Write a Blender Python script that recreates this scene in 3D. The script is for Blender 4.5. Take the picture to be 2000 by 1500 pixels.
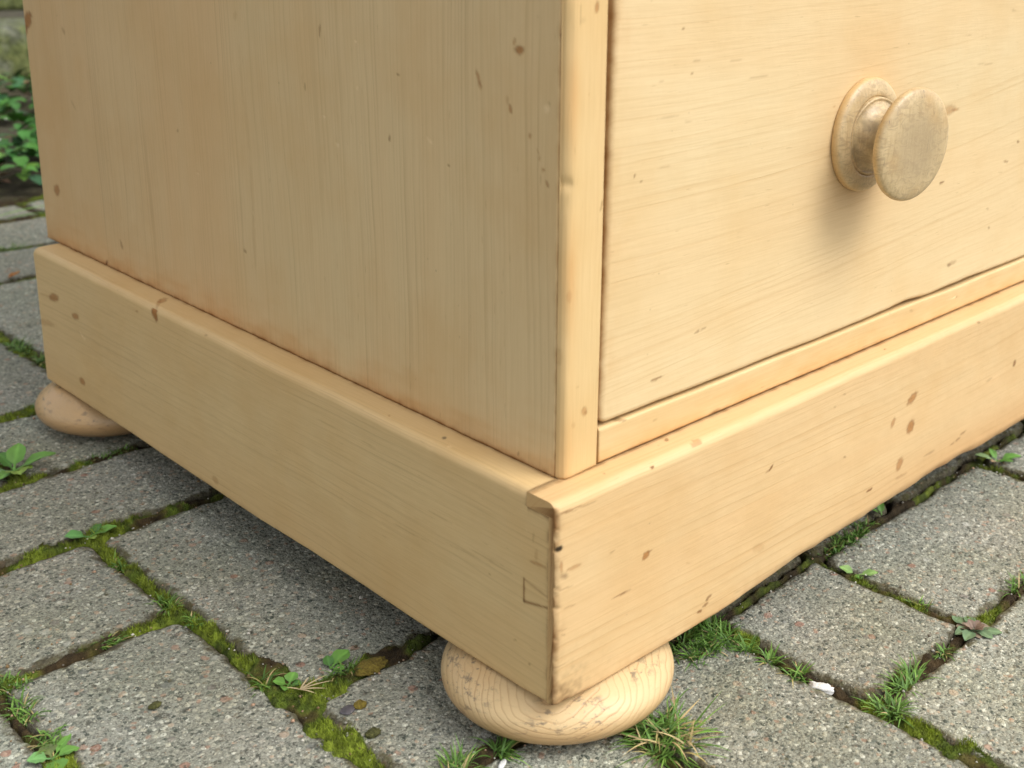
import bpy, bmesh, math, random
import numpy as np
from mathutils import Vector, Matrix
R=math.radians
scn=bpy.context.scene
for o in list(bpy.data.objects): bpy.data.objects.remove(o)

# ------------------------------------------------------------ camera
HZ=0.0259                                   # height of the plinth's underside above the paving
cam_d=bpy.data.cameras.new('camera'); cam=bpy.data.objects.new('camera',cam_d); scn.collection.objects.link(cam)
yaw,pit,rol,f=.827181679,.2935382,.0311440278,2416.251
cy_,sy_,cp_,sp_=math.cos(yaw),math.sin(yaw),math.cos(pit),math.sin(pit)
F=Vector((sy_*cp_,cy_*cp_,-sp_)); Rt=Vector((cy_,-sy_,0)); U=Rt.cross(F)
R2=Rt*math.cos(rol)+U*math.sin(rol); U2=-Rt*math.sin(rol)+U*math.cos(rol)
m=Matrix((R2,U2,-F)).transposed().to_4x4(); m.translation=Vector((-.282008,-.291703,.298933+HZ))
cam.matrix_world=m
cam_d.sensor_width=36; cam_d.lens=f/2000*36
cam_d.shift_x=-230.202/2000; cam_d.shift_y=-219.521/2000
cam_d.clip_start=.01; cam_d.clip_end=200
cam_d.dof.use_dof=True; cam_d.dof.focus_distance=.56; cam_d.dof.aperture_fstop=15
scn.camera=cam
scn.render.resolution_x=1024; scn.render.resolution_y=768

# ------------------------------------------------------------ sky, sun, exposure (bright overcast)
SUN_EL,SUN_AZ=R(52),R(158)                   # azimuth measured clockwise from +y
w=bpy.data.worlds.new('World'); scn.world=w; w.use_nodes=True
wn=w.node_tree.nodes; wl=w.node_tree.links; wn.clear()
sky=wn.new('ShaderNodeTexSky'); sky.sky_type='NISHITA'; sky.sun_disc=False
sky.sun_elevation=SUN_EL; sky.sun_rotation=SUN_AZ; sky.air_density=1.0; sky.dust_density=4.0; sky.ozone_density=1.0
hs=wn.new('ShaderNodeHueSaturation'); hs.inputs['Saturation'].default_value=.12     # cloud cover greys the blue
bg=wn.new('ShaderNodeBackground'); bg.inputs['Strength'].default_value=.15
wo=wn.new('ShaderNodeOutputWorld')
wl.new(sky.outputs[0],hs.inputs['Color']); wl.new(hs.outputs[0],bg.inputs[0]); wl.new(bg.outputs[0],wo.inputs[0])
sd_=bpy.data.lights.new('sun','SUN'); sun=bpy.data.objects.new('sun',sd_); scn.collection.objects.link(sun)
sd_.energy=.76; sd_.angle=R(34); sd_.color=(1,.96,.89)
d=Vector((math.sin(SUN_AZ)*math.cos(SUN_EL),math.cos(SUN_AZ)*math.cos(SUN_EL),math.sin(SUN_EL)))
sun.rotation_euler=d.to_track_quat('Z','Y').to_euler(); sun.location=d*5
scn.view_settings.view_transform='Standard'; scn.view_settings.look='None'
scn.view_settings.gamma=1; scn.view_settings.use_curve_mapping=False
scn.view_settings.exposure=0.70

random.seed(7); rng=np.random.default_rng(11)

# ------------------------------------------------------------ numpy noise
def _hash(i,j,k,s):
    h=(i.astype(np.int64)*374761393+j.astype(np.int64)*668265263+k.astype(np.int64)*2147483647+s*1274126177)&0xffffffff
    h=((h^(h>>13))*1274126177)&0xffffffff; h=(h^(h>>16))&0xffffffff
    return h.astype(np.float64)/0xffffffff*2-1
def vnoise(x,y,z=0.0,seed=0):
    x,y,z=np.broadcast_arrays(np.asarray(x,float),np.asarray(y,float),np.asarray(z,float))
    i,j,k=np.floor(x),np.floor(y),np.floor(z); fx,fy,fz=x-i,y-j,z-k
    sx,sy,sz=[t*t*(3-2*t) for t in (fx,fy,fz)]
    def L(a,b,t): return a+(b-a)*t
    c=[[[_hash(i+a,j+b,k+e,seed) for e in (0,1)] for b in (0,1)] for a in (0,1)]
    return L(L(L(c[0][0][0],c[1][0][0],sx),L(c[0][1][0],c[1][1][0],sx),sy),
             L(L(c[0][0][1],c[1][0][1],sx),L(c[0][1][1],c[1][1][1],sx),sy),sz)
def fbm(x,y,z=0.0,seed=0,octs=4):
    r=0;a=1.;t=0
    for o in range(octs):
        r=r+a*vnoise(np.asarray(x)*2**o,np.asarray(y)*2**o,np.asarray(z)*2**o,seed+o*17); t+=a; a*=.5
    return r/t

# ------------------------------------------------------------ object helpers
C=scn.collection
def tag(o,label=None,cat=None,group=None,kind=None):
    if label:o['label']=label
    if cat:o['category']=cat
    if group:o['group']=group
    if kind:o['kind']=kind
    return o
def empty(name,loc=(0,0,0),**k):
    o=bpy.data.objects.new(name,None); o.empty_display_size=.02; C.objects.link(o); o.location=loc; return tag(o,**k)
def mesh(name,V,Fq,mat=None,parent=None,smooth=True,loc=None,mark=None,tris=None,**k):
    me=bpy.data.meshes.new(name)
    V=np.asarray(V,float); Fq=np.asarray(Fq,np.int64) if not isinstance(Fq,list) else Fq
    if isinstance(Fq,np.ndarray):
        n,s=Fq.shape
        me.vertices.add(len(V)); me.vertices.foreach_set('co',V.ravel())
        me.loops.add(n*s); me.loops.foreach_set('vertex_index',Fq.ravel())
        me.polygons.add(n); me.polygons.foreach_set('loop_start',np.arange(n)*s); me.polygons.foreach_set('loop_total',np.full(n,s))
        me.update(calc_edges=True); me.validate()
    else:
        me.from_pydata([tuple(v) for v in V],[],Fq); me.update()
    if smooth: me.polygons.foreach_set('use_smooth',[True]*len(me.polygons))
    if mark is not None:
        at=me.color_attributes.new('mark','FLOAT_COLOR','POINT')
        at.data.foreach_set('color',np.concatenate([mark,np.ones((len(mark),1))],1).astype(np.float32).ravel())
    if mat: me.materials.append(mat)
    o=bpy.data.objects.new(name,me); C.objects.link(o)
    if parent:o.parent=parent
    if loc is not None:o.location=loc
    return tag(o,**k)
def grid_faces(nu,nv,closed_v=False):
    i=np.arange(nu-1)[:,None]; j=np.arange(nv if closed_v else nv-1)[None,:]
    a=i*nv+j; b=(i+1)*nv+j; jn=(j+1)%nv; c=(i+1)*nv+jn; e=i*nv+jn
    return np.stack([a,b,c,e],-1).reshape(-1,4)

# ------------------------------------------------------------ node helper
class NT:
    def __init__(s,name):
        s.m=bpy.data.materials.new(name); s.m.use_nodes=True; s.t=s.m.node_tree; s.t.nodes.clear()
        s.out=s.t.nodes.new('ShaderNodeOutputMaterial'); s.b=s.t.nodes.new('ShaderNodeBsdfPrincipled'); s.t.links.new(s.b.outputs[0],s.out.inputs[0])
    def n(s,ty,ins={},**a):
        nd=s.t.nodes.new('ShaderNode'+ty)
        for k,v in a.items(): setattr(nd,k,v)
        for k,v in ins.items():
            if isinstance(v,bpy.types.NodeSocket): s.t.links.new(v,nd.inputs[k])
            else: nd.inputs[k].default_value=v
        return nd
    def link(s,a,b): s.t.links.new(a,b)
    def math(s,op,a,b=0.,c=None,clamp=False):
        d={0:a,1:b}
        if c is not None:d[2]=c
        return s.n('Math',d,operation=op,use_clamp=clamp).outputs[0]
    def noise(s,vec,scale,detail=3,rough=.5,dist=0.,w=None):
        return s.n('TexNoise',{'Vector':vec,'Scale':scale,'Detail':detail,'Roughness':rough,'Distortion':dist}).outputs
    def mapping(s,vec,sc=(1,1,1),loc=(0,0,0),rot=(0,0,0)):
        return s.n('Mapping',{0:vec,'Location':loc,'Rotation':rot,'Scale':sc}).outputs[0]
    def ramp(s,fac,stops,interp='LINEAR'):
        r=s.n('ValToRGB',{0:fac}); r.color_ramp.interpolation=interp; e=r.color_ramp.elements
        while len(e)<len(stops): e.new(.5)
        for el,(p,c) in zip(e,stops):
            el.position=p; el.color=(*c,1) if not isinstance(c,(int,float)) else (c,c,c,1)
        return r.outputs[0]
    def mix(s,fac,a,b,mode='MIX'):
        nd=s.n('Mix',data_type='RGBA',blend_type=mode)
        for k,v in ((0,fac),(6,a),(7,b)):
            if isinstance(v,bpy.types.NodeSocket): s.t.links.new(v,nd.inputs[k])
            elif k==0: nd.inputs[0].default_value=v
            else: nd.inputs[k].default_value=(*v,1) if len(v)==3 else v
        return nd.outputs[2]
    def bump(s,h,strength,dist,normal=None):
        d={'Height':h,'Strength':strength,'Distance':dist}
        if normal:d['Normal']=normal
        return s.n('Bump',d).outputs[0]

def wood(name,along,base,late,knotty=0,ring=260.,line=.5,tilt=0.0,seed=0.,rough=.54,cath=0.,warm=.35,marks=True,curve=0.):
    """planed, waxed pine; 'along' = axis of the grain, ring = growth lines per metre"""
    N=NT(name); co=N.n('TexCoord').outputs['Object']; co=N.mapping(co,loc=(seed,seed*.7,seed*1.3),rot=tilt if isinstance(tilt,tuple) else (0,0,0))
    sep=N.n('SeparateXYZ',{0:co}).outputs; X={'x':0,'y':1,'z':2}
    a=sep[X[along]]; others=[q for q in 'xyz' if q!=along]
    def st(sa,sc): return N.mapping(co,sc=tuple(sa if q==along else sc for q in 'xyz'))
    # slow warp of the growth lines
    wv=N.noise(st(2.2,7),1,2,.5)[0]; wv2=N.noise(st(9,22),1,2,.5)[0]
    acr=N.math('ADD',sep[X[others[0]]],sep[X[others[1]]])
    wp=N.math('ADD',acr,N.math('MULTIPLY',N.math('SUBTRACT',wv,.5),max(.030+cath,.004)))
    wp=N.math('ADD',wp,N.math('MULTIPLY',N.math('SUBTRACT',wv2,.5),.006))
    if curve:
        a0=N.math('SUBTRACT',a,seed); wp=N.math('ADD',wp,N.math('MULTIPLY',N.math('MULTIPLY',a0,a0),curve))
    cb=N.n('CombineXYZ',{0:wp}).outputs[0]
    wob=N.n('TexNoise',{'Vector':cb,'Scale':ring*.23,'Detail':2.,'Roughness':.6},noise_dimensions='3D').outputs[0]
    ph=N.math('ADD',N.math('MULTIPLY',wp,ring),N.math('MULTIPLY',wob,5.))
    lf=N.ramp(N.math('FRACT',ph),[(0.,.0),(.55,.10),(.84,.75),(.93,1.),(1.,.0)])
    each=N.n('TexWhiteNoise',{'W':N.math('FLOOR',ph)},noise_dimensions='1D').outputs[0]
    lf=N.math('MULTIPLY',lf,N.ramp(each,[(0.,.15),(1.,1.)]))
    brk=N.ramp(N.noise(st(7,70),1,3,.6)[0],[(.35,.12),(.66,1.)])
    lf=N.math('MULTIPLY',N.math('MULTIPLY',lf,brk),line)
    col=N.mix(lf,base,late)
    # broad warm and greyish bands, fine fibre
    bands=N.noise(st(1.1,16),1,3,.55)[0]
    col=N.mix(N.math('MULTIPLY',N.ramp(bands,[(.4,0.),(.68,1.)]),warm),col,(base[0]*.97,base[1]*.80,base[2]*.66))
    bands2=N.noise(N.mapping(st(1.6,9),loc=(5,3,1)),1,3,.55)[0]
    col=N.mix(N.math('MULTIPLY',N.ramp(bands2,[(.45,0.),(.7,1.)]),.30),col,(base[0]*.84,base[1]*.88,base[2]*.86))
    cloud=N.noise(co,14,4,.6)[0]
    col=N.mix(N.math('MULTIPLY',N.ramp(cloud,[(.46,0.),(.70,1.)]),.45),col,(base[0]*.90,base[1]*.78,base[2]*.62))
    fib=N.noise(st(45,1500),1,2,.65)[0]
    col=N.mix(N.math('MULTIPLY',N.ramp(fib,[(.35,0.),(.8,1.)]),.26),col,(base[0]*.70,base[1]*.62,base[2]*.5),)
    por=N.noise(st(90,900),1,2,.6)[0]
    col=N.mix(N.math('MULTIPLY',N.ramp(por,[(.70,0.),(.80,1.)]),.40),col,(base[0]*.45,base[1]*.36,base[2]*.26))
    spk=N.n('TexVoronoi',{'Vector':st(120,160),'Scale':1.}).outputs['Distance']
    spm=N.ramp(N.noise(co,40,2)[0],[(.6,0.),(.66,1.)])
    col=N.mix(N.math('MULTIPLY',N.math('MULTIPLY',N.ramp(spk,[(.03,1.),(.09,0.)]),spm),.3),col,(.10,.06,.03))
    if marks:
        mk=N.n('Attribute',attribute_name='mark').outputs['Color']
        col=N.mix(1.,col,mk,'MULTIPLY')
    N.link(col,N.b.inputs['Base Color'])
    N.link(N.ramp(N.noise(co,30,3)[0],[(.3,rough-.07),(.7,rough+.1)]),N.b.inputs['Roughness'])
    N.b.inputs['Specular IOR Level'].default_value=.35
    h=N.math('ADD',N.math('MULTIPLY',fib,.5),N.math('MULTIPLY',lf,-.7))
    h=N.math('ADD',h,N.math('MULTIPLY',N.noise(co,55,3)[0],1.4))
    N.link(N.bump(h,.28,.0005),N.b.inputs['Normal'])
    return N.m

PINE=(.68,.50,.26); LATE=(.54,.34,.15)
SIDE=(.70,.525,.29); SLATE=(.47,.33,.165)
m_panel=wood('pine_upright_grain','z',SIDE,SLATE,ring=340,line=.85,seed=.3,warm=.4)
m_stile=wood('pine_stile','z',(.69,.51,.26),LATE,ring=300,line=.4,seed=1.3)
m_drawer=wood('pine_drawer','x',(.705,.55,.318),(.50,.32,.14),ring=290,line=.62,seed=2.4,cath=-.012,warm=.3,curve=-.16)
m_rail=wood('pine_rail','x',PINE,LATE,ring=260,line=.4,seed=3.1)
m_plf=wood('pine_plinth_front','x',(.67,.48,.255),LATE,ring=300,line=.75,seed=4.2,cath=.0,warm=.55)
m_pls=wood('pine_plinth_side','y',(.66,.48,.240),SLATE,ring=300,line=.8,seed=5.7,cath=.0)

# ------------------------------------------------------------ chest of drawers
H,TX,TY,DB=.0866,.0152,.0134,.4750
W=.92; TOP=.672
MARKS={
 'plinth_front':[(50.0,46.7,1.74,1.71,-1.64,1.34,'k',0.8),(52.4,47.6,1.86,0.08,-0.25,0.4,'s',0.6),(252.4,57.1,4.43,2.7,-3.02,1.91,'k',0.75),(253.8,41.2,1.92,4.08,-3.68,1.74,'k',0.8),(235.2,48.6,1.66,2.94,-1.74,0.86,'k',0.6),(246.1,22.2,2.1,3.69,-3.1,1.62,'k',0.65),(218.3,17.0,3.06,0.24,-0.65,0.69,'s',0.9),(131.9,58.2,1.38,1.27,-0.7,0.48,'s',0.9),(129.7,57.2,2.27,0.11,-0.33,0.43,'s',0.5),(52.0,85.1,0.23,1.12,-1.21,0.56,'s',0.9),(261.8,88.0,3.4,-0.16,-0.59,0.8,'s',0.9),(255.7,88.2,5.96,0.07,-0.55,0.63,'s',0.4),(323.7,87.0,3.49,0.25,-1.67,1.53,'k',0.6),(317.0,83.2,2.44,-0.57,-0.18,0.78,'s',0.5),(368.0,46.0,0.74,2.27,-1.72,0.65,'s',0.8),(366.3,-0.5,4.33,0.99,-1.11,0.81,'s',0.6),(357.2,-2.6,3.3,0.43,-1.01,0.82,'s',0.5),(338.0,44.0,3.89,0.37,-0.87,0.75,'s',0.3),(1.7,68.5,1.02,1.06,-1.26,1.07,'n',1.0),(4.0,56.5,2.89,-0.78,-0.45,2.09,'g',0.85),(9.0,58.1,4.16,-0.13,-0.53,1.1,'k',0.45),(2.6,60.7,-0.06,3.22,-1.06,0.43,'k',0.5),(35.6,35.0,5.23,-0.06,-0.22,0.4,'s',0.7),(39.4,34.9,3.96,-0.04,-0.19,0.33,'s',0.4),(29.8,56.3,1.98,0.11,-0.23,0.38,'s',0.4),(92.0,9.9,2.17,0.68,-0.67,0.73,'s',0.65),(89.8,7.1,2.1,0.39,-0.61,0.75,'s',0.7),(86.1,5.4,1.79,-0.03,-0.58,0.91,'s',0.85),(90.7,8.9,1.08,-0.46,-0.03,0.39,'s',0.6),(6.2,1.9,4.52,0.37,-0.98,1.63,'g',0.7),(2.5,9.5,1.65,-0.02,-2.78,5.3,'g',0.45),(77.2,32.3,1.36,-0.55,-0.04,0.62,'k',0.2),(125.9,20.5,4.71,-0.69,-1.58,3.04,'k',0.18),(192.5,43.5,1.39,-0.45,-0.08,0.57,'s',0.5),(249.1,14.2,6.62,-0.02,-0.79,0.9,'s',0.3),(276.9,18.4,6.07,0.01,-0.68,0.74,'s',0.35),(307.7,16.9,2.97,0.47,-0.9,0.75,'s',0.55),(312.9,19.3,3.43,0.54,-0.91,0.75,'s',0.5),(302.1,16.1,2.52,0.39,-0.66,0.56,'s',0.45),(187.6,77.6,1.35,-0.38,-0.08,0.54,'s',0.35),(180.5,73.1,1.11,-0.32,-0.06,0.41,'s',0.3),(142.6,106.1,0.98,-0.26,-0.04,0.37,'s',0.3),(8.4,82.6,7.54,-0.56,-0.14,0.35,'s',0.45),(5.8,82.2,5.12,-0.78,-0.11,0.34,'s',0.5),(16.5,81.5,5.07,-0.22,-0.14,0.29,'s',0.35),(3.8,51.1,5.04,-0.63,-0.12,0.3,'s',0.4),(6.7,42.3,3.82,-0.53,-0.12,0.31,'s',0.35),(4.2,33.4,3.3,-0.51,-0.12,0.32,'s',0.3),(3.1,18.3,3.7,-0.34,-0.15,0.33,'s',0.35),(4.2,31.2,1.36,-0.62,-0.01,0.34,'s',0.4),(221.9,0.5,12.29,0.14,-1.24,1.44,'g',0.18),(176.4,1.3,14.62,0.44,-0.97,1.19,'g',0.2),(287.5,5.8,16.54,0.27,-1.65,1.72,'k',0.25),(230.9,4.5,14.02,0.9,-1.01,1.08,'g',0.2),(112.5,4.0,3.2,-0.06,-0.84,1.25,'g',0.3)],
 'plinth_ledge_front':[(80.4,1.4,2.84,-1.12,2.11,2.07,'k',0.5),(109.1,-4.4,1.77,-0.17,0.86,0.9,'s',0.6),(72.4,10.9,0.62,-0.58,1.32,1.17,'s',0.7),(233.5,7.7,0.48,-0.44,1.29,0.8,'s',0.6),(31.6,6.9,0.36,-0.34,0.63,0.62,'s',0.4)],
 'plinth_side':[(434.2,60.3,-6.74,-0.11,-4.06,3.48,'k',0.75),(440.2,59.2,-17.06,1.44,-0.86,0.97,'k',0.3),(406.0,55.6,-4.52,-0.66,-3.13,2.24,'k',0.75),(405.6,15.0,-2.69,-1.74,-3.36,1.81,'k',0.75),(305.1,83.2,-2.52,-4.47,-3.12,1.27,'k',1.0),(325.1,79.2,-1.82,0.46,-0.14,0.76,'k',0.5),(252.9,5.7,-2.58,-1.83,-2.43,1.6,'k',0.35),(457.0,39.2,-22.0,3.17,-2.06,2.77,'k',0.3),(10.0,58.6,-5.57,0.34,-0.41,0.85,'k',0.5),(11.2,62.0,0.03,2.57,1.12,-0.46,'k',0.25),(12.9,68.8,-0.24,2.44,0.56,-0.19,'s',0.3),(116.2,71.5,-6.33,-0.23,-0.3,0.41,'s',0.2),(146.8,71.1,-10.18,-0.35,-0.27,0.36,'s',0.2),(67.9,56.1,-8.64,0.12,-0.2,0.33,'s',0.3),(88.7,40.9,-12.2,0.4,-0.22,0.35,'s',0.22),(39.4,49.2,-12.0,0.28,-0.18,0.32,'s',0.3),(30.3,48.5,-10.43,0.26,-0.18,0.32,'s',0.3),(55.1,46.2,-9.78,0.26,-0.15,0.27,'s',0.25),(22.7,20.2,-0.89,0.42,0.0,0.34,'s',0.5),(14.4,13.2,-0.87,0.43,0.01,0.57,'s',0.5),(37.9,42.6,-0.77,0.33,-0.0,0.46,'s',0.5),(252.4,85.0,-1.56,0.42,-0.1,0.7,'s',0.4),(400.2,45.4,-2.11,-2.01,-0.85,0.39,'d',0.9),(397.2,44.1,-0.88,-0.58,-1.31,0.67,'d',0.9),(259.7,69.4,-1.76,-0.05,-0.45,0.49,'d',0.5),(16.6,70.5,0.01,0.85,0.43,-0.17,'d',0.5)],
 'plinth_ledge_side':[(7.7,74.3,0.68,-0.64,0.94,1.17,'n',0.7),(4.0,66.4,0.56,-1.21,0.81,0.87,'d',0.6),(8.4,312.1,3.92,1.31,1.59,4.08,'k',0.6),(5.0,309.4,4.5,6.05,0.13,2.19,'k',0.4),(4.8,107.5,0.47,-0.44,0.8,1.09,'k',0.4)],
 'body_side':[(38.0,246.2,-2.95,0.3,0.01,1.8,'k',0.85),(40.7,248.6,-0.21,1.63,0.95,-0.04,'k',0.5),(60.4,233.6,-1.47,-3.47,-0.98,0.29,'k',0.6),(59.6,230.7,-0.88,-1.49,-1.09,0.39,'k',0.4),(42.6,224.4,-0.8,-1.87,-1.07,0.34,'k',0.65),(44.3,227.5,0.0,1.86,0.84,-0.11,'k',0.3),(32.1,216.0,-0.32,1.32,0.93,-0.03,'k',0.6),(26.9,208.7,-0.22,0.95,0.66,-0.03,'k',0.5),(25.0,204.9,-1.2,0.2,0.01,0.65,'k',0.7),(22.8,200.1,-0.75,-1.27,-0.74,0.32,'k',0.6),(27.7,211.0,-0.75,-1.28,-0.38,0.15,'k',0.4),(23.5,227.3,-0.78,1.63,1.61,0.19,'d',0.55),(22.2,229.0,-0.21,0.91,0.64,-0.01,'s',0.3),(451.1,120.8,-0.61,-3.61,-4.49,1.14,'k',0.75),(467.6,219.5,-2.9,6.1,6.63,-0.34,'k',0.9),(472.4,212.5,-3.16,4.67,2.91,-0.06,'k',0.7),(231.9,242.0,-0.67,2.34,1.8,-0.07,'k',0.15),(229.5,216.7,-0.27,-15.35,-1.37,0.2,'k',0.08),(227.1,190.8,-1.13,-13.09,-1.15,0.23,'k',0.1),(225.8,161.6,-0.28,-14.89,-1.39,0.3,'k',0.15),(226.8,136.3,0.24,-16.7,-1.65,0.39,'k',0.15),(163.5,241.3,-0.27,3.64,0.57,-0.05,'s',0.6),(176.8,216.0,-0.15,1.79,0.6,-0.07,'s',0.5),(116.2,202.6,-0.28,1.51,0.69,-0.07,'s',0.6),(109.4,229.1,-1.0,0.12,-0.02,0.51,'s',0.6),(78.1,197.8,-0.94,0.16,-0.01,0.51,'s',0.6),(14.9,260.9,-0.75,0.06,0.01,0.43,'s',0.4),(28.6,258.0,-0.65,0.05,0.0,0.35,'s',0.6),(17.2,253.0,-0.63,0.06,0.01,0.35,'s',0.6),(153.5,194.4,-0.23,-0.95,-0.95,0.24,'d',0.8),(163.1,204.9,-1.17,0.16,-0.03,0.45,'d',0.8),(137.5,239.6,-1.25,0.12,-0.02,0.42,'d',0.6),(89.9,205.6,-2.45,-1.2,-0.69,0.54,'d',0.35),(137.9,220.3,-0.3,0.87,0.71,-0.01,'d',0.5),(391.6,88.3,-0.75,2.0,1.34,-0.25,'s',1.0),(370.1,103.8,-1.43,-3.45,-1.28,0.43,'s',0.5),(315.4,85.8,-0.89,1.92,1.14,-0.18,'s',0.5),(419.4,218.0,-1.51,-2.26,-1.65,0.39,'s',0.35),(415.8,176.6,-2.72,-2.82,-0.98,0.31,'s',0.25),(235.9,129.3,-1.07,-0.89,-1.08,0.56,'s',0.5),(295.3,179.6,-0.54,1.11,0.78,-0.05,'s',0.5),(277.4,160.7,-1.56,0.27,-0.06,0.4,'d',0.4),(13.8,148.2,-0.05,1.79,0.53,-0.13,'s',0.5),(16.2,144.5,-0.03,1.0,0.54,-0.13,'s',0.6),(16.3,176.7,-0.03,0.96,0.66,-0.13,'s',0.6),(16.9,247.8,-0.1,17.21,0.32,-0.03,'s',0.3),(16.0,163.3,-0.07,15.42,0.33,-0.07,'s',0.4),(16.7,114.9,-0.07,14.38,0.34,-0.1,'s',0.35),(37.7,89.5,-0.25,1.16,0.59,-0.13,'s',0.6),(12.8,200.0,-2.05,0.37,0.02,0.74,'d',0.6)],
 'body_front':[(28.8,262.2,0.23,2.41,-1.26,0.13,'k',0.7),(22.2,258.1,1.99,-0.1,-0.04,1.38,'g',0.22),(20.9,259.9,0.1,4.28,-0.31,0.02,'s',0.4),(26.6,112.0,0.47,2.14,-1.9,0.81,'k',0.5),(27.5,111.1,1.11,-0.33,-0.02,0.74,'k',0.4),(20.7,108.1,0.3,1.35,-1.07,0.47,'k',0.2),(17.7,159.5,0.07,2.91,-1.3,0.32,'k',0.22),(33.4,191.4,0.6,2.74,-0.53,0.15,'s',0.5),(25.6,232.3,0.16,0.69,-0.38,0.08,'k',0.3),(22.3,123.2,1.08,-0.3,-0.01,0.31,'k',0.3),(15.1,136.3,0.1,3.98,-1.05,0.3,'k',0.22),(284.8,200.7,6.3,2.23,-3.8,2.37,'k',0.5),(291.6,200.5,4.69,-0.06,-0.6,1.09,'k',0.5),(51.1,199.8,0.4,0.77,-0.4,0.16,'s',0.9),(54.7,196.8,1.06,0.12,-0.16,0.3,'s',0.6),(75.5,252.4,0.89,-0.05,-0.02,0.38,'s',0.7),(81.7,235.3,0.76,-0.06,-0.03,0.39,'s',0.6),(67.8,114.0,4.2,0.27,-0.36,0.6,'s',0.75),(92.0,128.3,1.97,0.31,-0.36,0.47,'s',0.5),(95.9,128.7,1.99,0.32,-0.37,0.48,'s',0.5),(63.9,234.0,2.01,-0.05,-0.05,0.29,'s',0.35),(83.5,240.2,3.06,-0.22,-0.02,0.29,'s',0.35),(284.7,163.3,2.55,0.26,-0.56,0.57,'s',0.9),(367.3,174.8,1.92,-0.23,-0.2,0.75,'s',0.9),(355.1,165.1,3.14,-0.41,-0.19,0.75,'s',0.6),(344.1,129.1,1.55,-0.27,-0.15,0.61,'s',0.7),(339.6,140.7,1.84,-0.3,-0.14,0.6,'s',0.4),(305.2,116.2,5.46,0.28,-1.2,1.27,'s',0.35),(302.6,115.6,2.32,0.26,-1.02,0.94,'s',0.5),(124.6,230.6,10.46,-0.51,-0.06,0.32,'s',0.3),(69.9,219.6,6.77,-0.08,-0.08,0.3,'s',0.28),(108.8,238.4,4.95,-0.25,-0.04,0.25,'s',0.3),(80.5,217.1,3.94,-0.06,-0.08,0.3,'s',0.3),(68.1,201.0,4.31,0.15,-0.12,0.31,'s',0.25),(180.4,212.8,1.22,-0.12,-0.08,0.58,'k',0.35),(182.8,188.9,1.04,-0.13,-0.05,0.36,'s',0.25),(342.3,248.1,4.13,-0.17,-0.14,0.54,'s',0.3),(297.8,237.3,5.34,-0.17,-0.13,0.39,'s',0.3),(317.6,221.7,11.4,-0.83,-0.09,0.4,'s',0.25),(107.9,87.7,4.3,-0.2,-0.98,1.86,'k',0.3),(106.5,87.6,3.47,0.09,-0.67,1.06,'s',0.6),(47.9,101.6,3.8,-0.64,-0.12,0.47,'s',0.5),(67.8,96.1,1.55,-0.27,-0.13,0.48,'s',0.3),(266.5,98.0,2.13,-0.48,-0.13,0.73,'s',0.3),(206.4,87.1,1.69,-0.07,-0.49,0.75,'s',0.2),(144.4,88.2,1.54,-0.25,-0.19,0.54,'s',0.2),(229.0,88.9,13.5,-0.51,-0.31,0.46,'s',0.25)],
}

def sstep(a,b,x): t=np.clip((x-a)/(b-a),0,1); return t*t*(3-2*t)
MK={'k':(.60,.36,.17),'s':(.30,.19,.10),'n':(.10,.10,.11),'g':(.50,.46,.44),'d':(1.22,1.28,1.42)}
def paint(u,v,lists,seed=0):
    """wear, knots and nail holes as a tint per vertex; u,v in metres on the face"""
    u=np.asarray(u)*1000; v=np.asarray(v)*1000; out=np.ones(u.shape+(3,))
    for (a,b,e1a,e1b,e2a,e2b,k,s) in lists:
        ext=abs(e1a)+abs(e2a)+1.5; exv=abs(e1b)+abs(e2b)+1.5
        msk=(abs(u-a)<ext*1.3)&(abs(v-b)<exv*1.3)
        if not msk.any(): continue
        l1=math.hypot(e1a,e1b); l2=math.hypot(e2a,e2b)
        g=.42                                     # thin marks keep at least a grid cell of width
        if l2<g: e2a*=g/l2; e2b*=g/l2; s*=.55+.45*l2/g
        if l1<g: e1a*=g/l1; e1b*=g/l1
        det=e1a*e2b-e1b*e2a
        du,dv=u[msk]-a,v[msk]-b
        p=(du*e2b-dv*e2a)/det; q=(-du*e1b+dv*e1a)/det
        rr=np.sqrt(p*p+q*q)+.30*fbm(u[msk]*.8,v[msk]*.8,seed+a*.1,3,2)
        soft={'g':.9,'k':.45}.get(k,.4)
        wt=(1-sstep(1-soft,1.15,rr))*s
        c=np.array(MK[k])*(1+.25*fbm(u[msk]*1.5,v[msk]*1.5,3.3,9,2))[:,None]
        if k=='k': c=c*(1-.40*np.exp(-((rr-.75)/.2)**2))[:,None]*(1-.25*np.exp(-(rr/.3)**2))[:,None]
        out[msk]*=1+(c-1)*wt[:,None]
    return out
def dirt(d,wd,seed,x,y,c=(.42,.28,.16),s=.8):
    """grime gathered against a joint, d = distance to it"""
    n=fbm(x*220,y*220,0,seed,3); m=np.exp(-np.clip(d,0,None)/(wd*(1+.9*n).clip(.25)))*s*(.75+.6*n).clip(0,1.2)
    return 1+(np.array(c)-1)*m.clip(0,1)[...,None]
def steps(segs):
    o=[]
    for a,b,n in segs:
        o+=list(np.linspace(a,b,n,endpoint=False))
    o.append(segs[-1][1]); return np.array(o)
def graded(a,b,s0,s1):
    o=[a];
    while o[-1]<b:
        t=(o[-1]-a)/(b-a); o.append(o[-1]+s0+(s1-s0)*t)
    o[-1]=b; return np.array(o)
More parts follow.
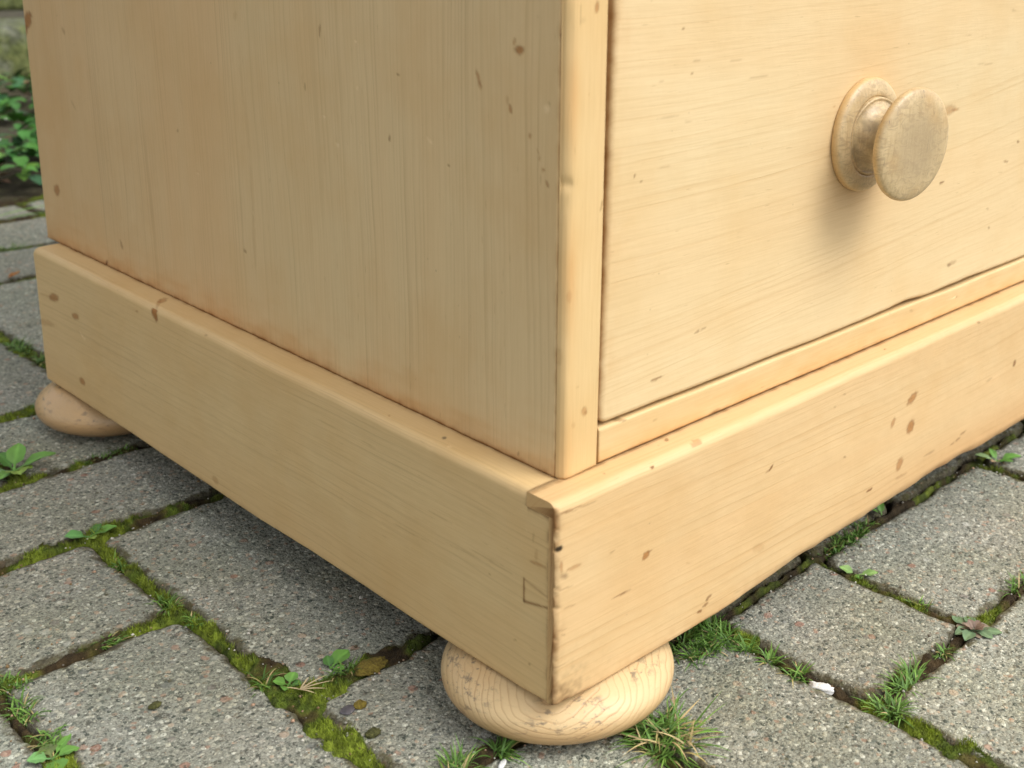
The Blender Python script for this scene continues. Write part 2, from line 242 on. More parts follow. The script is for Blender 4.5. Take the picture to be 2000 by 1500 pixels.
def swept(name,P,mat,parent,mark=None,caps=True,**k):
    N_,K_,_=P.shape
    Fq=grid_faces(N_,K_,True).tolist()
    ncap=0
    if caps:
        from mathutils.geometry import tessellate_polygon
        sp=np.ptp(P.reshape(-1,3),axis=0)
        for r0 in (0,N_-1):
            ax=int(np.argmax(sp)); q=[k for k in range(3) if k!=ax]
            pts=[Vector((float(p[q[0]]),float(p[q[1]]),0)) for p in P[r0]]
            t_=[list(np.array(t)+r0*K_) for t in tessellate_polygon([pts])]; Fq+=[[int(k) for k in t] for t in t_]; ncap+=len(t_)
    o=mesh(name,P.reshape(-1,3),Fq,mat,parent,mark=None if mark is None else mark.reshape(-1,3),**k)
    if caps:
        for q in range(ncap): o.data.polygons[len(Fq)-1-q].use_smooth=False
    bm=bmesh.new(); bm.from_mesh(o.data); bmesh.ops.recalc_face_normals(bm,faces=bm.faces); bm.to_mesh(o.data); bm.free()
    return o
def block(name,x0,x1,y0,y1,z0,z1,mat,parent,r=.0012,**k):
    bm=bmesh.new(); bmesh.ops.create_cube(bm,size=1)
    for v in bm.verts: v.co=Vector(((x0+x1)/2+v.co.x*(x1-x0),(y0+y1)/2+v.co.y*(y1-y0),(z0+z1)/2+v.co.z*(z1-z0)))
    bmesh.ops.bevel(bm,geom=bm.edges[:],offset=r,segments=3,profile=.5,affect='EDGES')
    me=bpy.data.meshes.new(name); bm.to_mesh(me); bm.free()
    me.polygons.foreach_set('use_smooth',[True]*len(me.polygons))
    at=me.color_attributes.new('mark','FLOAT_COLOR','POINT'); at.data.foreach_set('color',[1.]*4*len(me.vertices))
    me.materials.append(mat); o=bpy.data.objects.new(name,me); C.objects.link(o); o.parent=parent
    return tag(o,**k)

chest=empty('chest_of_drawers',(0,0,HZ),label='pale waxed pine chest of drawers standing on flattened bun feet on the mossy paving',cat='chest of drawers')

# plinth, front board: laps over the end of the side board, with a moulded top edge
xs=np.concatenate([steps([(0,.003,8),(.003,.0152,20)]),[.01549,.01555],graded(.0162,.44,.0006,.0009),np.linspace(.46,W,20)])
wave_x=[0,.004,.02,.067,.0985,.1356,.1766,.2296,.2896,.3285,.3925,.5,W]; wave_z=[.0012,.0008,-.0004,-.0014,-.0016,.0001,-.0002,.0006,.0032,.0017,.0005,0,0]
zb=np.interp(xs,wave_x,wave_z)
nF=150; rt=.0040; rb=.0016
prof=[(.012,0.),(.006,0.),(.003,0.)]
prof+=[(rb-rb*math.sin(t),rb-rb*math.cos(t)) for t in np.linspace(0,math.pi/2,6)]
prof+=[(0,z) for z in np.linspace(rb,H-rt,nF)[1:-1]]
prof+=[(rt-rt*math.cos(t),H-rt+rt*math.sin(t)) for t in np.linspace(0,math.pi/2,16)]
prof+=[(y,H) for y in np.linspace(rt,.0134,18)[1:]]
prof=np.array(prof); K0=len(prof)
P=np.zeros((len(xs),K0+4,3)); P[:,:,0]=xs[:,None]
P[:,:K0,1]=prof[:,0]; tz=prof[:,1]
P[:,:K0,2]=tz+(zb[:,None])*np.clip(1-tz/.05,0,1)**1.5
near=xs<.0155
yb=np.where(near,.0163,.0210); yl=np.where(near,.0042,.0210)
P[:,K0,1]=yb; P[:,K0,2]=H; P[:,K0+1,1]=yb; P[:,K0+1,2]=.0806; P[:,K0+2,1]=yl; P[:,K0+2,2]=.0806; P[:,K0+3,1]=yl; P[:,K0+3,2]=zb+.0001
# the lap's underside ramps, worn corner, hand planed surface, rounded and bruised lower edge
P[:,K0-3:K0,1]=np.minimum(P[:,K0-3:K0,1],yb[:,None])
for k in range(4): P[near,k,1]=np.minimum(P[near,k,1],.0042)
xx=P[:,:K0,0]; zz=P[:,:K0,2]
wear=(np.clip(1-xx/.0022,0,1)**2)*.0013*(1+.6*fbm(zz*260,0,0,5,3))
und=.0005*fbm(xx*14,zz*30,0,21,2)+.00012*fbm(xx*90,zz*150,0,22,2)
frontm=np.clip((.0075-P[:,:K0,1])/.0075,0,1)
topr=np.exp(-((zz-H)/.0035)**2)*frontm; P[:,:K0,2]-=topr*(.00035*fbm(xx*70,zz*0,0,24,3)+.0006*np.clip(vnoise(xx*160,0,0,26)-.45,0,1)).clip(-.0003,.0008)
P[:,:K0,1]+= (wear+und)*frontm
soft=np.clip((xx-.11)/.05,0,1); edge=np.clip(1-(zz-zb[:,None])/.007,0,1)**2*soft
P[:,:K0,1]+=edge*.0030*(1+.5*fbm(xx*60,0,0,31,2))*frontm
# chips at the corner
for cz,rr,dp in ((.0675,.0013,.0016),(.0435,.0012,.0012),(.052,.0008,.0008),(.030,.0007,.0007),(.0765,.0006,.0006)):
    g=np.exp(-((zz-cz)/rr)**2-((xx-.0008)/(rr*1.3))**2); P[:,:K0,1]+=g*dp*frontm*.5; P[:,:K0,0]+=g*dp*.2
P[:,:,0]+=0
mk=np.ones((len(xs),K0+4,3)); mk[:,:K0]=paint(xx,zz,MARKS['plinth_front'])
led=paint(xx,P[:,:K0,1],MARKS['plinth_ledge_front']); top=(tz>H-.0015)[None,:,None]
mk[:,:K0]=np.where(top,led*dirt(np.abs(P[:,:K0,1]-.0134),.0005,3,xx,zz,s=.7),mk[:,:K0])
mk[:,:K0]*=np.where(top,1,dirt(xx,.0013,4,xx,zz,(.33,.22,.13),1.))
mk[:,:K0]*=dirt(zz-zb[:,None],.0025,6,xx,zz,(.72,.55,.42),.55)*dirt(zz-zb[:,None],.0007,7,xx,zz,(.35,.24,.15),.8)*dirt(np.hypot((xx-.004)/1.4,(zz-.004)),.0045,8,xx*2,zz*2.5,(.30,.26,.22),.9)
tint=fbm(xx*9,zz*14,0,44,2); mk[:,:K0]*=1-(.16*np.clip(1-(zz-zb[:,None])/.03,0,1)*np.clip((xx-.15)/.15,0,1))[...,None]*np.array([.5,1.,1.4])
mk[:,K0-1:]*=1
endgrain=(xs<.0002); mk[endgrain]*=np.array((.90,.86,.78))
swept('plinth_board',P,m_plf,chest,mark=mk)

# plinth, side board
ys=np.concatenate([steps([(.00425,.0160,20)]),graded(.01665,.452,.0006,.0010),steps([(.453,.4604,12)])])
wy=[0,.004,.02,.065,.169,.214,.35,.46]; wz=[.0014,.0008,-.0004,-.0010,-.0004,-.0013,.0008,.0006]
zb=np.interp(ys,wy,wz); rt=.0038
prof=[(.014,0.),(.006,0.)]
prof+=[(rb-rb*math.sin(t),rb-rb*math.cos(t)) for t in np.linspace(0,math.pi/2,6)]
prof+=[(0,z) for z in np.linspace(rb,.0800,125)[1:-1]]+[(0,.0801),(0,.0803),(0,H-rt)]
prof+=[(rt-rt*math.cos(t),H-rt+rt*math.sin(t)) for t in np.linspace(0,math.pi/2,16)[1:]]
prof+=[(x,H) for x in np.linspace(rt,TX,18)[1:]]+[(.022,H),(.022,0)]
prof=np.array(prof); K0=len(prof); tz=prof[:,1]
P=np.zeros((len(ys),K0,3)); P[:,:,1]=ys[:,None]; P[:,:,0]=prof[:,0]; P[:,:,2]=tz+zb[:,None]*np.clip(1-tz/.05,0,1)**1.5
P[:,tz>.0802,1]=np.maximum(P[:,tz>.0802,1],.0166)
e=np.clip((ys-.4548)/.0056,0,1); drop=.0060*(1-np.sqrt(1-e*e))
P[:,:,2]-=drop[:,None]*np.clip((tz-.05)/.036,0,1)
P[:,:,0]+=(.0012*np.clip((ys-.457)/.0034,0,1)**2)[:,None]*(prof[:,0]<.006)
yy=P[:,:,1]; zz=P[:,:,2]
topr=np.exp(-((zz-H)/.0035)**2)*np.clip((.0075-P[:,:,0])/.0075,0,1); P[:,:,2]-=topr*(.00035*fbm(yy*70,0,0,54,3)+.0006*np.clip(vnoise(yy*160,0,0,56)-.45,0,1)).clip(-.0003,.0008)
P[:,:,0]+=(.0005*fbm(yy*13,zz*28,0,51,2)+.00010*fbm(yy*90,zz*150,0,52,2)+.00035)*np.clip((.0075-P[:,:,0])/.0075,0,1)
mk=paint(yy,zz,MARKS['plinth_side']); top=(tz>H-.0015)[None,:,None]
led=paint(P[:,:,0],yy,MARKS['plinth_ledge_side'])*dirt(np.abs(P[:,:,0]-TX),.0007,13,yy,zz,s=.85)
mk=np.where(top,led,mk)
mk*=dirt(np.abs(yy-.0042),.0007,14,yy,zz,(.24,.16,.10),1.)*dirt(zz-zb[:,None],.0008,17,yy,zz,(.4,.28,.18),.8)
# the dovetail let into the board near the corner: its shoulder lines
def seg(u,v,a,b,wd,s,seed):
    a=np.array(a);b=np.array(b);L=b-a; t=np.clip(((u-a[0])*L[0]+(v-a[1])*L[1])/(L@L),0,1)
    d=np.hypot(u-a[0]-t*L[0],v-a[1]-t*L[1]); n=1+.5*fbm(u*400,v*400,0,seed,2)
    return 1+(np.array((.34,.23,.14))-1)*(np.exp(-(d/(wd*n))**2)*s)[...,None]
for a,b,s in (((.0178,.0492),(.0178,.0394),.85),((.0178,.0394),(.0043,.0425),.75),((.0178,.0492),(.0043,.0468),.35)): mk*=np.where(top,1,seg(yy,zz,a,b,.00048,min(1,s*1.25),61))
mk*=np.where((tz>.0802)[None,:,None],dirt(np.abs(yy-.0166),.0005,15,yy,zz,(.3,.2,.12),.8),1)
mk*=np.where((tz>.075)[None,:,None]&(yy<.0166)[...,None],dirt(np.abs(.0802-zz),.0006,16,yy,zz,(.3,.2,.12),.8),1)
swept('plinth_board',P,m_pls,chest,mark=mk)
block('plinth_board',W-.015,W,.0215,.46,0,H,m_pls,chest)
block('plinth_board',.022,W-.015,.445,.4604,0,H,m_pls,chest)

# end panel
ys=graded(TY+.00385,DB,.0006,.0012); zs=np.concatenate([graded(H+.0003,.285,.0007,.0009),np.linspace(.30,TOP,12)])
YY,ZZ=np.meshgrid(ys,zs,indexing='ij')
XX=TX+.0006*fbm(YY*7,ZZ*5,0,71,2)+.00008*fbm(YY*110,ZZ*30,0,72,2)
lean=(ZZ-H)*.004*np.clip(YY/DB,0,1); YY2=YY-lean*2.2
eb=np.clip((YY-(DB-.004))/.004,0,1); XX+=.004*(1-np.sqrt(1-eb*eb*.98))*.8
ef=np.clip(1-(YY-ys[0])/.0006,0,1); XX+=ef*.0003
for a,b,e1a,e1b,e2a,e2b,k,s in MARKS['body_side']:
    if k=='d':
        g=np.exp(-(((YY*1000-a)/max(abs(e1a)+abs(e2a),.6))**2+((ZZ*1000-b)/max(abs(e1b)+abs(e2b),.6))**2)); XX+=g*.0004*s
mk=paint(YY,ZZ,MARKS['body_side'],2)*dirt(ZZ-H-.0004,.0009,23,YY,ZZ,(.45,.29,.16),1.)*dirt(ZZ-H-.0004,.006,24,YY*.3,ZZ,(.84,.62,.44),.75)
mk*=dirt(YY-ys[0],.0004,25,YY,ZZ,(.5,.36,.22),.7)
mk*=1-(.15*sstep(.15,.47,YY))[...,None]*np.array([.6,1.,1.3])  # painted shade: light falloff towards the panel's rear put into the tint
def slab(name,A,mat,parent,mk,back):
    """face grid A (n,m,3) with a skirt going back by the vector 'back'"""
    B=np.pad(A,((1,1),(1,1),(0,0)),mode='edge'); M=np.pad(mk,((1,1),(1,1),(0,0)),mode='edge')
    bk=np.array(back,float); e=np.zeros(B.shape[:2],bool); e[0]=e[-1]=True; e[:,0]=e[:,-1]=True
    B[e]+=bk
    n,mm=B.shape[:2]; Fq=grid_faces(n,mm).tolist()
    c=[0,mm-1,(n-1)*mm+mm-1,(n-1)*mm]; Fq.append(c)
    o=mesh(name,B.reshape(-1,3),Fq,mat,parent,mark=M.reshape(-1,3))
    bm=bmesh.new(); bm.from_mesh(o.data); bmesh.ops.recalc_face_normals(bm,faces=bm.faces); bm.to_mesh(o.data); bm.free()
    o.data.polygons[len(Fq)-1].use_smooth=False
    return o
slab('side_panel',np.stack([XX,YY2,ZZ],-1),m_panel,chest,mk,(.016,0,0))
block('side_panel',W-TX-.018,W-TX,TY+.003,DB,H,TOP,m_panel,chest)
block('back_panel',TX+.018,W-TX-.018,DB-.012,DB-.001,H,TOP,m_panel,chest)

# front stile with its rounded, bruised arris
zs=np.concatenate([graded(H+.0002,.285,.0007,.0008),np.linspace(.30,TOP,14)])
r=.0030; XR=.0347
prof=[(TX+.006,TY+.0036),(TX+.0005,TY+.0036)]+[(TX,y) for y in (TY+.0034,TY+.0033)]
prof+=[(TX+r-r*math.cos(t),TY+r-r*math.sin(t)) for t in np.linspace(0,math.pi/2,12)]
prof+=[(x,TY) for x in np.linspace(TX+r,XR-.0009,30)[1:]]
prof+=[(XR-.0009+.0009*math.sin(t),TY+.0009-.0009*math.cos(t)) for t in np.linspace(0,math.pi/2,5)[1:]]
prof+=[(XR,TY+.004),(XR,TY+.02),(TX+.006,TY+.02)]
prof=np.array(prof); K0=len(prof)
P=np.zeros((len(zs),K0,3)); P[:,:,0]=prof[:,0]; P[:,:,1]=prof[:,1]; P[:,:,2]=zs[:,None]
cor=np.exp(-((prof[:,0]-TX-.0012)/.0022)**2)*(prof[:,1]<TY+.0032)
big=np.clip((zs-.10)/.15,0,1)*.0006+.0004*fbm(zs*40,0,0,81,3)
P[:,:,0]+=cor*big[:,None]; P[:,:,1]+=cor*big[:,None]*.7
g=np.exp(-((zs-.201)/.0022)**2)[:,None]*cor*.0007; P[:,:,0]+=g; P[:,:,1]+=g*.6
fr=(prof[:,1]<TY+.001); P[:,:,1]+=fr*(.0004*fbm(P[:,:,0]*60,P[:,:,2]*12,0,83,2))
mk=paint(P[:,:,0],P[:,:,2],MARKS['body_front'],4)*dirt(zs-H,.0010,84,zs*.2,zs*0,(.5,.33,.18),.8)[:,None,:]*dirt(XR-P[:,:,0],.0004,85,P[:,:,0],P[:,:,2],(.55,.36,.2),.5)
mk*=1-(.14*np.exp(-((prof[:,0]-TX-.003)/.003)**2)[None,:]*(.6+.9*fbm(zs*30,0,0,88,2)[:,None]).clip(0,1.3))[...,None]*np.array([.3,1.,1.6])
swept('stile',P,m_stile,chest,mark=mk)
block('stile',W-XR,W-TX,TY,TY+.02,H,TOP,m_stile,chest)

# rails under and between the drawers
def rail(z0,z1,fine):
    xs=np.concatenate([graded(XR+.0003,.42,.0009,.0012),np.linspace(.44,W-XR-.0003,14)]) if fine else np.linspace(XR+.0003,W-XR-.0003,30)
    r=.0012; hz=z1-z0
    pr=[(.004,z0)]+[(r-r*math.sin(t),z0+r-r*math.cos(t)) for t in np.linspace(0,math.pi/2,4)]
    pr+=[(0,z) for z in np.linspace(z0+r,z1-r,20)[1:-1]]+[(r-r*math.cos(t),z1-r+r*math.sin(t)) for t in np.linspace(0,math.pi/2,5)]+[(.02,z1),(.02,z0)]
    pr=np.array(pr); P=np.zeros((len(xs),len(pr),3)); P[:,:,0]=xs[:,None]; P[:,:,1]=TY+pr[:,0]; P[:,:,2]=pr[:,1]
    P[:,:,1]+=(pr[:,0]<.002)*(.0003*fbm(P[:,:,0]*20,P[:,:,2]*50,0,91,2)+.0001)
    zt=.0007*fbm(xs*16,0,0,92,2)
    P[:,:,2]+=zt[:,None]*(pr[:,1]>z0+hz*.6)
    a,b=P[:,:,0],P[:,:,2]
    mk=paint(a,b,MARKS['body_front'],7)*dirt(b-z0,.0006,93,a,b,(.45,.28,.14),.9)*dirt(b-z0,.004,94,a*.4,b,(.93,.72,.5),.8)*dirt(a-XR,.0005,95,a,b,(.5,.35,.2),.8)
    return swept('rail',P,m_rail,chest,mark=mk)
rail(H+.0006,.1014,True); rail(.2925,.3095,False); rail(.482,.499,False); rail(.655,TOP,False)

# knob profile, turned: (distance out, radius)
m_knob=None
def lathe(name,prof,mat,parent,n=72,axis='y',loc=(0,0,0),wob=0.):
    pr=np.array(prof); t=np.linspace(0,2*np.pi,n,endpoint=False)
    Ln=pr[:,0][:,None]+0*t; r=pr[:,1][:,None]*(1+wob*vnoise(np.cos(t)*1.5,np.sin(t)*1.5,pr[:,0][:,None]*40))
    if axis=='y': V=np.stack([r*np.cos(t),-Ln,r*np.sin(t)],-1)
    else: V=np.stack([r*np.cos(t),r*np.sin(t),Ln],-1)
    Fq=grid_faces(len(pr),n,True).tolist()
    o=mesh(name,V.reshape(-1,3),Fq,mat,parent,loc=loc,mark=np.ones((V.shape[0]*n,3)))
    bm=bmesh.new(); bm.from_mesh(o.data); bmesh.ops.remove_doubles(bm,verts=bm.verts,dist=1e-6)
    bmesh.ops.holes_fill(bm,edges=bm.edges); bmesh.ops.recalc_face_normals(bm,faces=bm.faces); bm.to_mesh(o.data); bm.free()
    return o
def smoothprof(pts,sub=5):
    p=np.array(pts); out=[]
    for i in range(len(p)-1):
        p0=p[max(i-1,0)];p1=p[i];p2=p[i+1];p3=p[min(i+2,len(p)-1)]
        for t in np.linspace(0,1,sub,endpoint=False):
            out.append(.5*((2*p1)+(-p0+p2)*t+(2*p0-5*p1+4*p2-p3)*t*t+(-p0+3*p1-3*p2+p3)*t**3))
    out.append(p[-1]); out=np.array(out); out[:,1]=out[:,1].clip(0); return out

def knobwood():
    N=NT('waxed_turned_wood'); co=N.n('TexCoord').outputs['Object']
    n1=N.noise(co,70,4,.6)[0]; n2=N.noise(N.mapping(co,sc=(1,1,2.2),rot=(.3,.2,.5)),160,4,.65,1.5)[0]; n3=N.noise(N.mapping(co,sc=(30,30,4),rot=(0,.5,0)),30,3,.6)[0]
    c=N.mix(N.ramp(n1,[(.35,0.),(.65,1.)]),(.63,.485,.275),(.48,.355,.19))
    c=N.mix(N.math('MULTIPLY',N.ramp(n2,[(.48,0.),(.60,1.)]),.62),c,(.37,.27,.155))
    c=N.mix(N.math('MULTIPLY',N.ramp(n3,[(.5,0.),(.62,1.)]),.4),c,(.40,.27,.13))
    c=N.mix(N.math('MULTIPLY',N.ramp(N.noise(co,38,2,.5)[0],[(.55,0.),(.7,1.)]),.5),c,(.58,.36,.15))
    sp=N.n('SeparateXYZ',{0:co}).outputs; rr=N.math('SQRT',N.math('ADD',N.math('MULTIPLY',sp[0],sp[0]),N.math('MULTIPLY',sp[2],sp[2])))
    face=N.math('MULTIPLY',N.math('LESS_THAN',sp[1],-.024),N.ramp(N.math('MULTIPLY',N.math('ADD',rr,N.math('MULTIPLY',N.math('SUBTRACT',n1,.5),.016)),40.),[(.35,1.),(.85,0.)]))
    c=N.mix(N.math('MULTIPLY',face,.7),c,(.38,.285,.165))
    c=N.mix(N.math('MULTIPLY',N.ramp(N.math('MULTIPLY',rr,38.),[(.955,0.),(1.,1.)]),.55),c,(.66,.42,.17))
    neck=N.math('MULTIPLY',N.math('LESS_THAN',rr,.0172),N.math('GREATER_THAN',sp[1],-.020)); c=N.mix(N.math('MULTIPLY',N.math('MULTIPLY',neck,N.ramp(n1,[(.4,0.),(.6,1.)])),.75),c,(.25,.20,.12))
    scr=N.noise(N.mapping(co,sc=(1,1,.08),rot=(0,.7,0)),900,2,.5)[0]
    c=N.mix(N.math('MULTIPLY',N.ramp(scr,[(.66,0.),(.72,1.)]),N.ramp(n1,[(.5,0.),(.6,.8)])),c,(.14,.11,.08))
    N.link(c,N.b.inputs['Base Color']); N.b.inputs['Roughness'].default_value=.36; N.b.inputs['Specular IOR Level'].default_value=.45
    N.link(N.bump(N.math('ADD',n2,N.math('MULTIPLY',scr,.4)),.35,.0005),N.b.inputs['Normal']); return N.m
m_knob=knobwood()
rose=smoothprof([(0,.0263),(.0015,.0265),(.0030,.0260),(.0043,.0243),(.0050,.0218),(.0052,.0200),(.0050,.0188),(.0044,.0182)],4)
head=smoothprof([(.0038,.0181),(.0060,.0179),(.0062,.0171),(.0060,.0162),(.0072,.0142),(.0100,.0118),(.0135,.0106),(.0165,.0110),(.0186,.0142),(.0212,.0184),(.0228,.0228),(.0243,.0250),(.0258,.0257),(.0272,.0255),(.0284,.0243),(.0293,.0212),(.0299,.0150),(.0302,.007),(.0303,0)],4)
def knob(parent,x,z,tilt=(0,0)):
    a=lathe('knob_plate',rose,m_knob,parent,axis='y',loc=(x,TY,z)); b=lathe('knob',head,m_knob,parent,axis='y',loc=(x,TY,z))
    b.rotation_euler=(tilt[0],0,tilt[1]); b.location.x+=.0013 if tilt[0] else 0; return b

# drawers
def drawer(z0,z1,fine):
    if fine:
        xs=np.concatenate([steps([(0,.004,10)]),graded(.0046,.345,.0007,.0009),np.linspace(.36,W-2*XR-.006,16)])
        zs=np.concatenate([steps([(0,.004,9)]),graded(.0046,z1-z0-.02,.0007,.0008),steps([(z1-z0-.019,z1-z0,14)])])
    else:
        xs=np.concatenate([steps([(0,.004,6)]),np.linspace(.006,W-2*XR-.01,40),W-2*XR-.006+np.array([-.002,-.001,0])]); zs=np.concatenate([steps([(0,.004,6)]),np.linspace(.01,z1-z0-.005,30),[z1-z0-.002,z1-z0]])
    Wd=xs[-1]; Hd=zs[-1]
    U_,V_=np.meshgrid(xs,zs,indexing='ij')
    left=.0356+.0026*V_/.16+ .00015*fbm(V_*60,0,0,101,2)
    X=left+U_*(1-(left-.0356)/Wd)
    bot=.0004*fbm(U_*10,0,0,102,2)+.0004*fbm(U_*45,0,0,103,2)+.0014*np.exp(-((U_-.225)/.014)**2)*fine
    corner=np.clip(1-U_/.0045,0,1)**2*.0026
    Z=z0+V_+(bot+corner)*np.clip(1-V_/.05,0,1)
    d=np.minimum(np.minimum(U_,Wd-U_),np.minimum(V_,Hd-V_)); rr=.0026
    t=np.clip(1-d/rr,0,1); Y=TY+.0002+rr*(1-np.sqrt(1-t*t*.96))*.85+.0005*fbm(X*9,Z*12,0,104,2)+.00006*fbm(X*40,Z*160,0,105,2)
    mk=paint(X,Z,MARKS['body_front'],5)*dirt(U_,.0007,106,X,Z,(.50,.33,.17),.9)*dirt(V_,.0006,107,X,Z,(.55,.36,.2),.8)*dirt(U_,.0035,108,X,Z*.5,(.80,.62,.45),.45*(1))
    # hand marks round the knob
    dk=np.hypot(X-.204,Z-.192); mk*=1-(.09*np.exp(-(dk/.045)**2))[...,None]*np.array([.3,1.,1.5])
    fr=slab('drawer_front',np.stack([X,Y,Z],-1),m_drawer,chest,mk,(0,.020,0))
    fr.name='drawer'
    block('drawer_side',.040,.052,TY+.022,DB-.03,z0+.004,z1-.01,m_rail,fr); block('drawer_side',W-.052,W-.040,TY+.022,DB-.03,z0+.004,z1-.01,m_rail,fr)
    zk=z0+.0946
    knob(fr,.2062,zk,(.03,-.10) if fine else (0,0)); knob(fr,W-.2062,zk)
    return fr
drawer(.1030,.2912,True); drawer(.3105,.481,False); drawer(.500,.654,False)
block('chest_top',-.004,W+.004,-.004,DB+.004,TOP+.0004,TOP+.022,m_rail,chest,r=.005)

# bun feet
def footwood(nm='turned_pine_foot',line=.85,base=(.61,.445,.235),rough=.42):
    N=NT(nm); co=N.n('TexCoord').outputs['Object']
    q=N.mapping(co,rot=(0,0,R(-45))); s=N.n('SeparateXYZ',{0:q}).outputs
    wv=N.noise(co,28,3,.5)[0]
    rad=N.math('SQRT',N.math('ADD',N.math('MULTIPLY',s[1],s[1]),N.math('MULTIPLY',N.math('MULTIPLY',N.math('ADD',s[2],-.002),3.2),N.math('ADD',s[2],-.002))))
    rad=N.math('ADD',N.math('ADD',rad,N.math('MULTIPLY',s[0],.18)),N.math('MULTIPLY',wv,.020))
    saw=N.math('FRACT',N.math('MULTIPLY',rad,290.))
    lf=N.ramp(saw,[(0.,.0),(.70,.10),(.88,.8),(.95,1.),(1.,.0)])
    brk=N.ramp(N.noise(co,60,3)[0],[(.3,.25),(.65,1.)])
    c=N.mix(N.math('MULTIPLY',N.math('MULTIPLY',lf,brk),line),base,(.40,.24,.11))
    c=N.mix(N.math('MULTIPLY',N.ramp(N.noise(co,32,3)[0],[(.45,0.),(.7,1.)]),.5),c,(.60,.37,.16))
    dk=N.noise(N.mapping(co,sc=(1,1,3)),170,4,.7)[0]
    c=N.mix(N.math('MULTIPLY',N.math('MULTIPLY',N.ramp(dk,[(.54,0.),(.64,1.)]),N.ramp(wv,[(.42,0.),(.54,1.)])),.75),c,(.13,.10,.07))
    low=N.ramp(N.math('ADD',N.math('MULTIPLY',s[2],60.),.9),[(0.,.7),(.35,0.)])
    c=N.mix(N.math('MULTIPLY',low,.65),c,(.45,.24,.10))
    N.link(c,N.b.inputs['Base Color']); N.b.inputs['Roughness'].default_value=rough
    N.link(N.bump(N.math('ADD',N.math('MULTIPLY',lf,-.6),N.math('MULTIPLY',dk,1.2)),.4,.0005),N.b.inputs['Normal']); return N.m
m_foot=footwood(); m_foot2=footwood('polished_brown_foot',.12,(.50,.335,.17),.30)
def foot(x,y,a=.0499,mat=None):
    b=.0142; zc=-.01295; pr=[]
    for t in np.linspace(-math.pi/2,math.pi/2,44):
        z=zc+b*math.sin(t); rr=a*abs(math.cos(t))**(2/3.1)*.988
        pr.append((min(max(z,-HZ+.0002),-.0001),rr))
    o=lathe('bun_foot',pr,mat or m_foot,chest,n=110,axis='z',loc=(x,y,0),wob=.004)
    return o
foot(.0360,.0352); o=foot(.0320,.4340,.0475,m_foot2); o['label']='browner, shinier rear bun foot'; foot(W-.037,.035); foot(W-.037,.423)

# ------------------------------------------------------------ ground, paving
def soilmat():
    N=NT('soil'); co=N.n('TexCoord').outputs['Object']
    a=N.noise(co,60,5,.7)[0]; b=N.noise(co,400,3,.6)[0]
    c=N.ramp(a,[(.3,(.022,.016,.009)),(.55,(.05,.042,.018)),(.75,(.06,.075,.02))])
    c=N.mix(N.math('MULTIPLY',N.ramp(b,[(.5,0.),(.75,1.)]),.6),c,(.12,.10,.07))
    N.link(c,N.b.inputs['Base Color']); N.b.inputs['Roughness'].default_value=.95
    N.link(N.bump(b,.8,.002),N.b.inputs['Normal']); return N.m
m_soil=soilmat()
mesh('ground',[(-40,-40,-.034),(40,-40,-.034),(40,60,-.034),(-40,60,-.034)],[(0,1,2,3)],m_soil,smooth=False,kind='structure')
pavement=empty('pavement',kind='structure')
mesh('joint_soil',[(-.95,-.95,-.009),(1.35,-.95,-.009),(1.35,1.06,-.009),(-.95,1.06,-.009)],[(0,1,2,3)],m_soil,pavement,smooth=False)

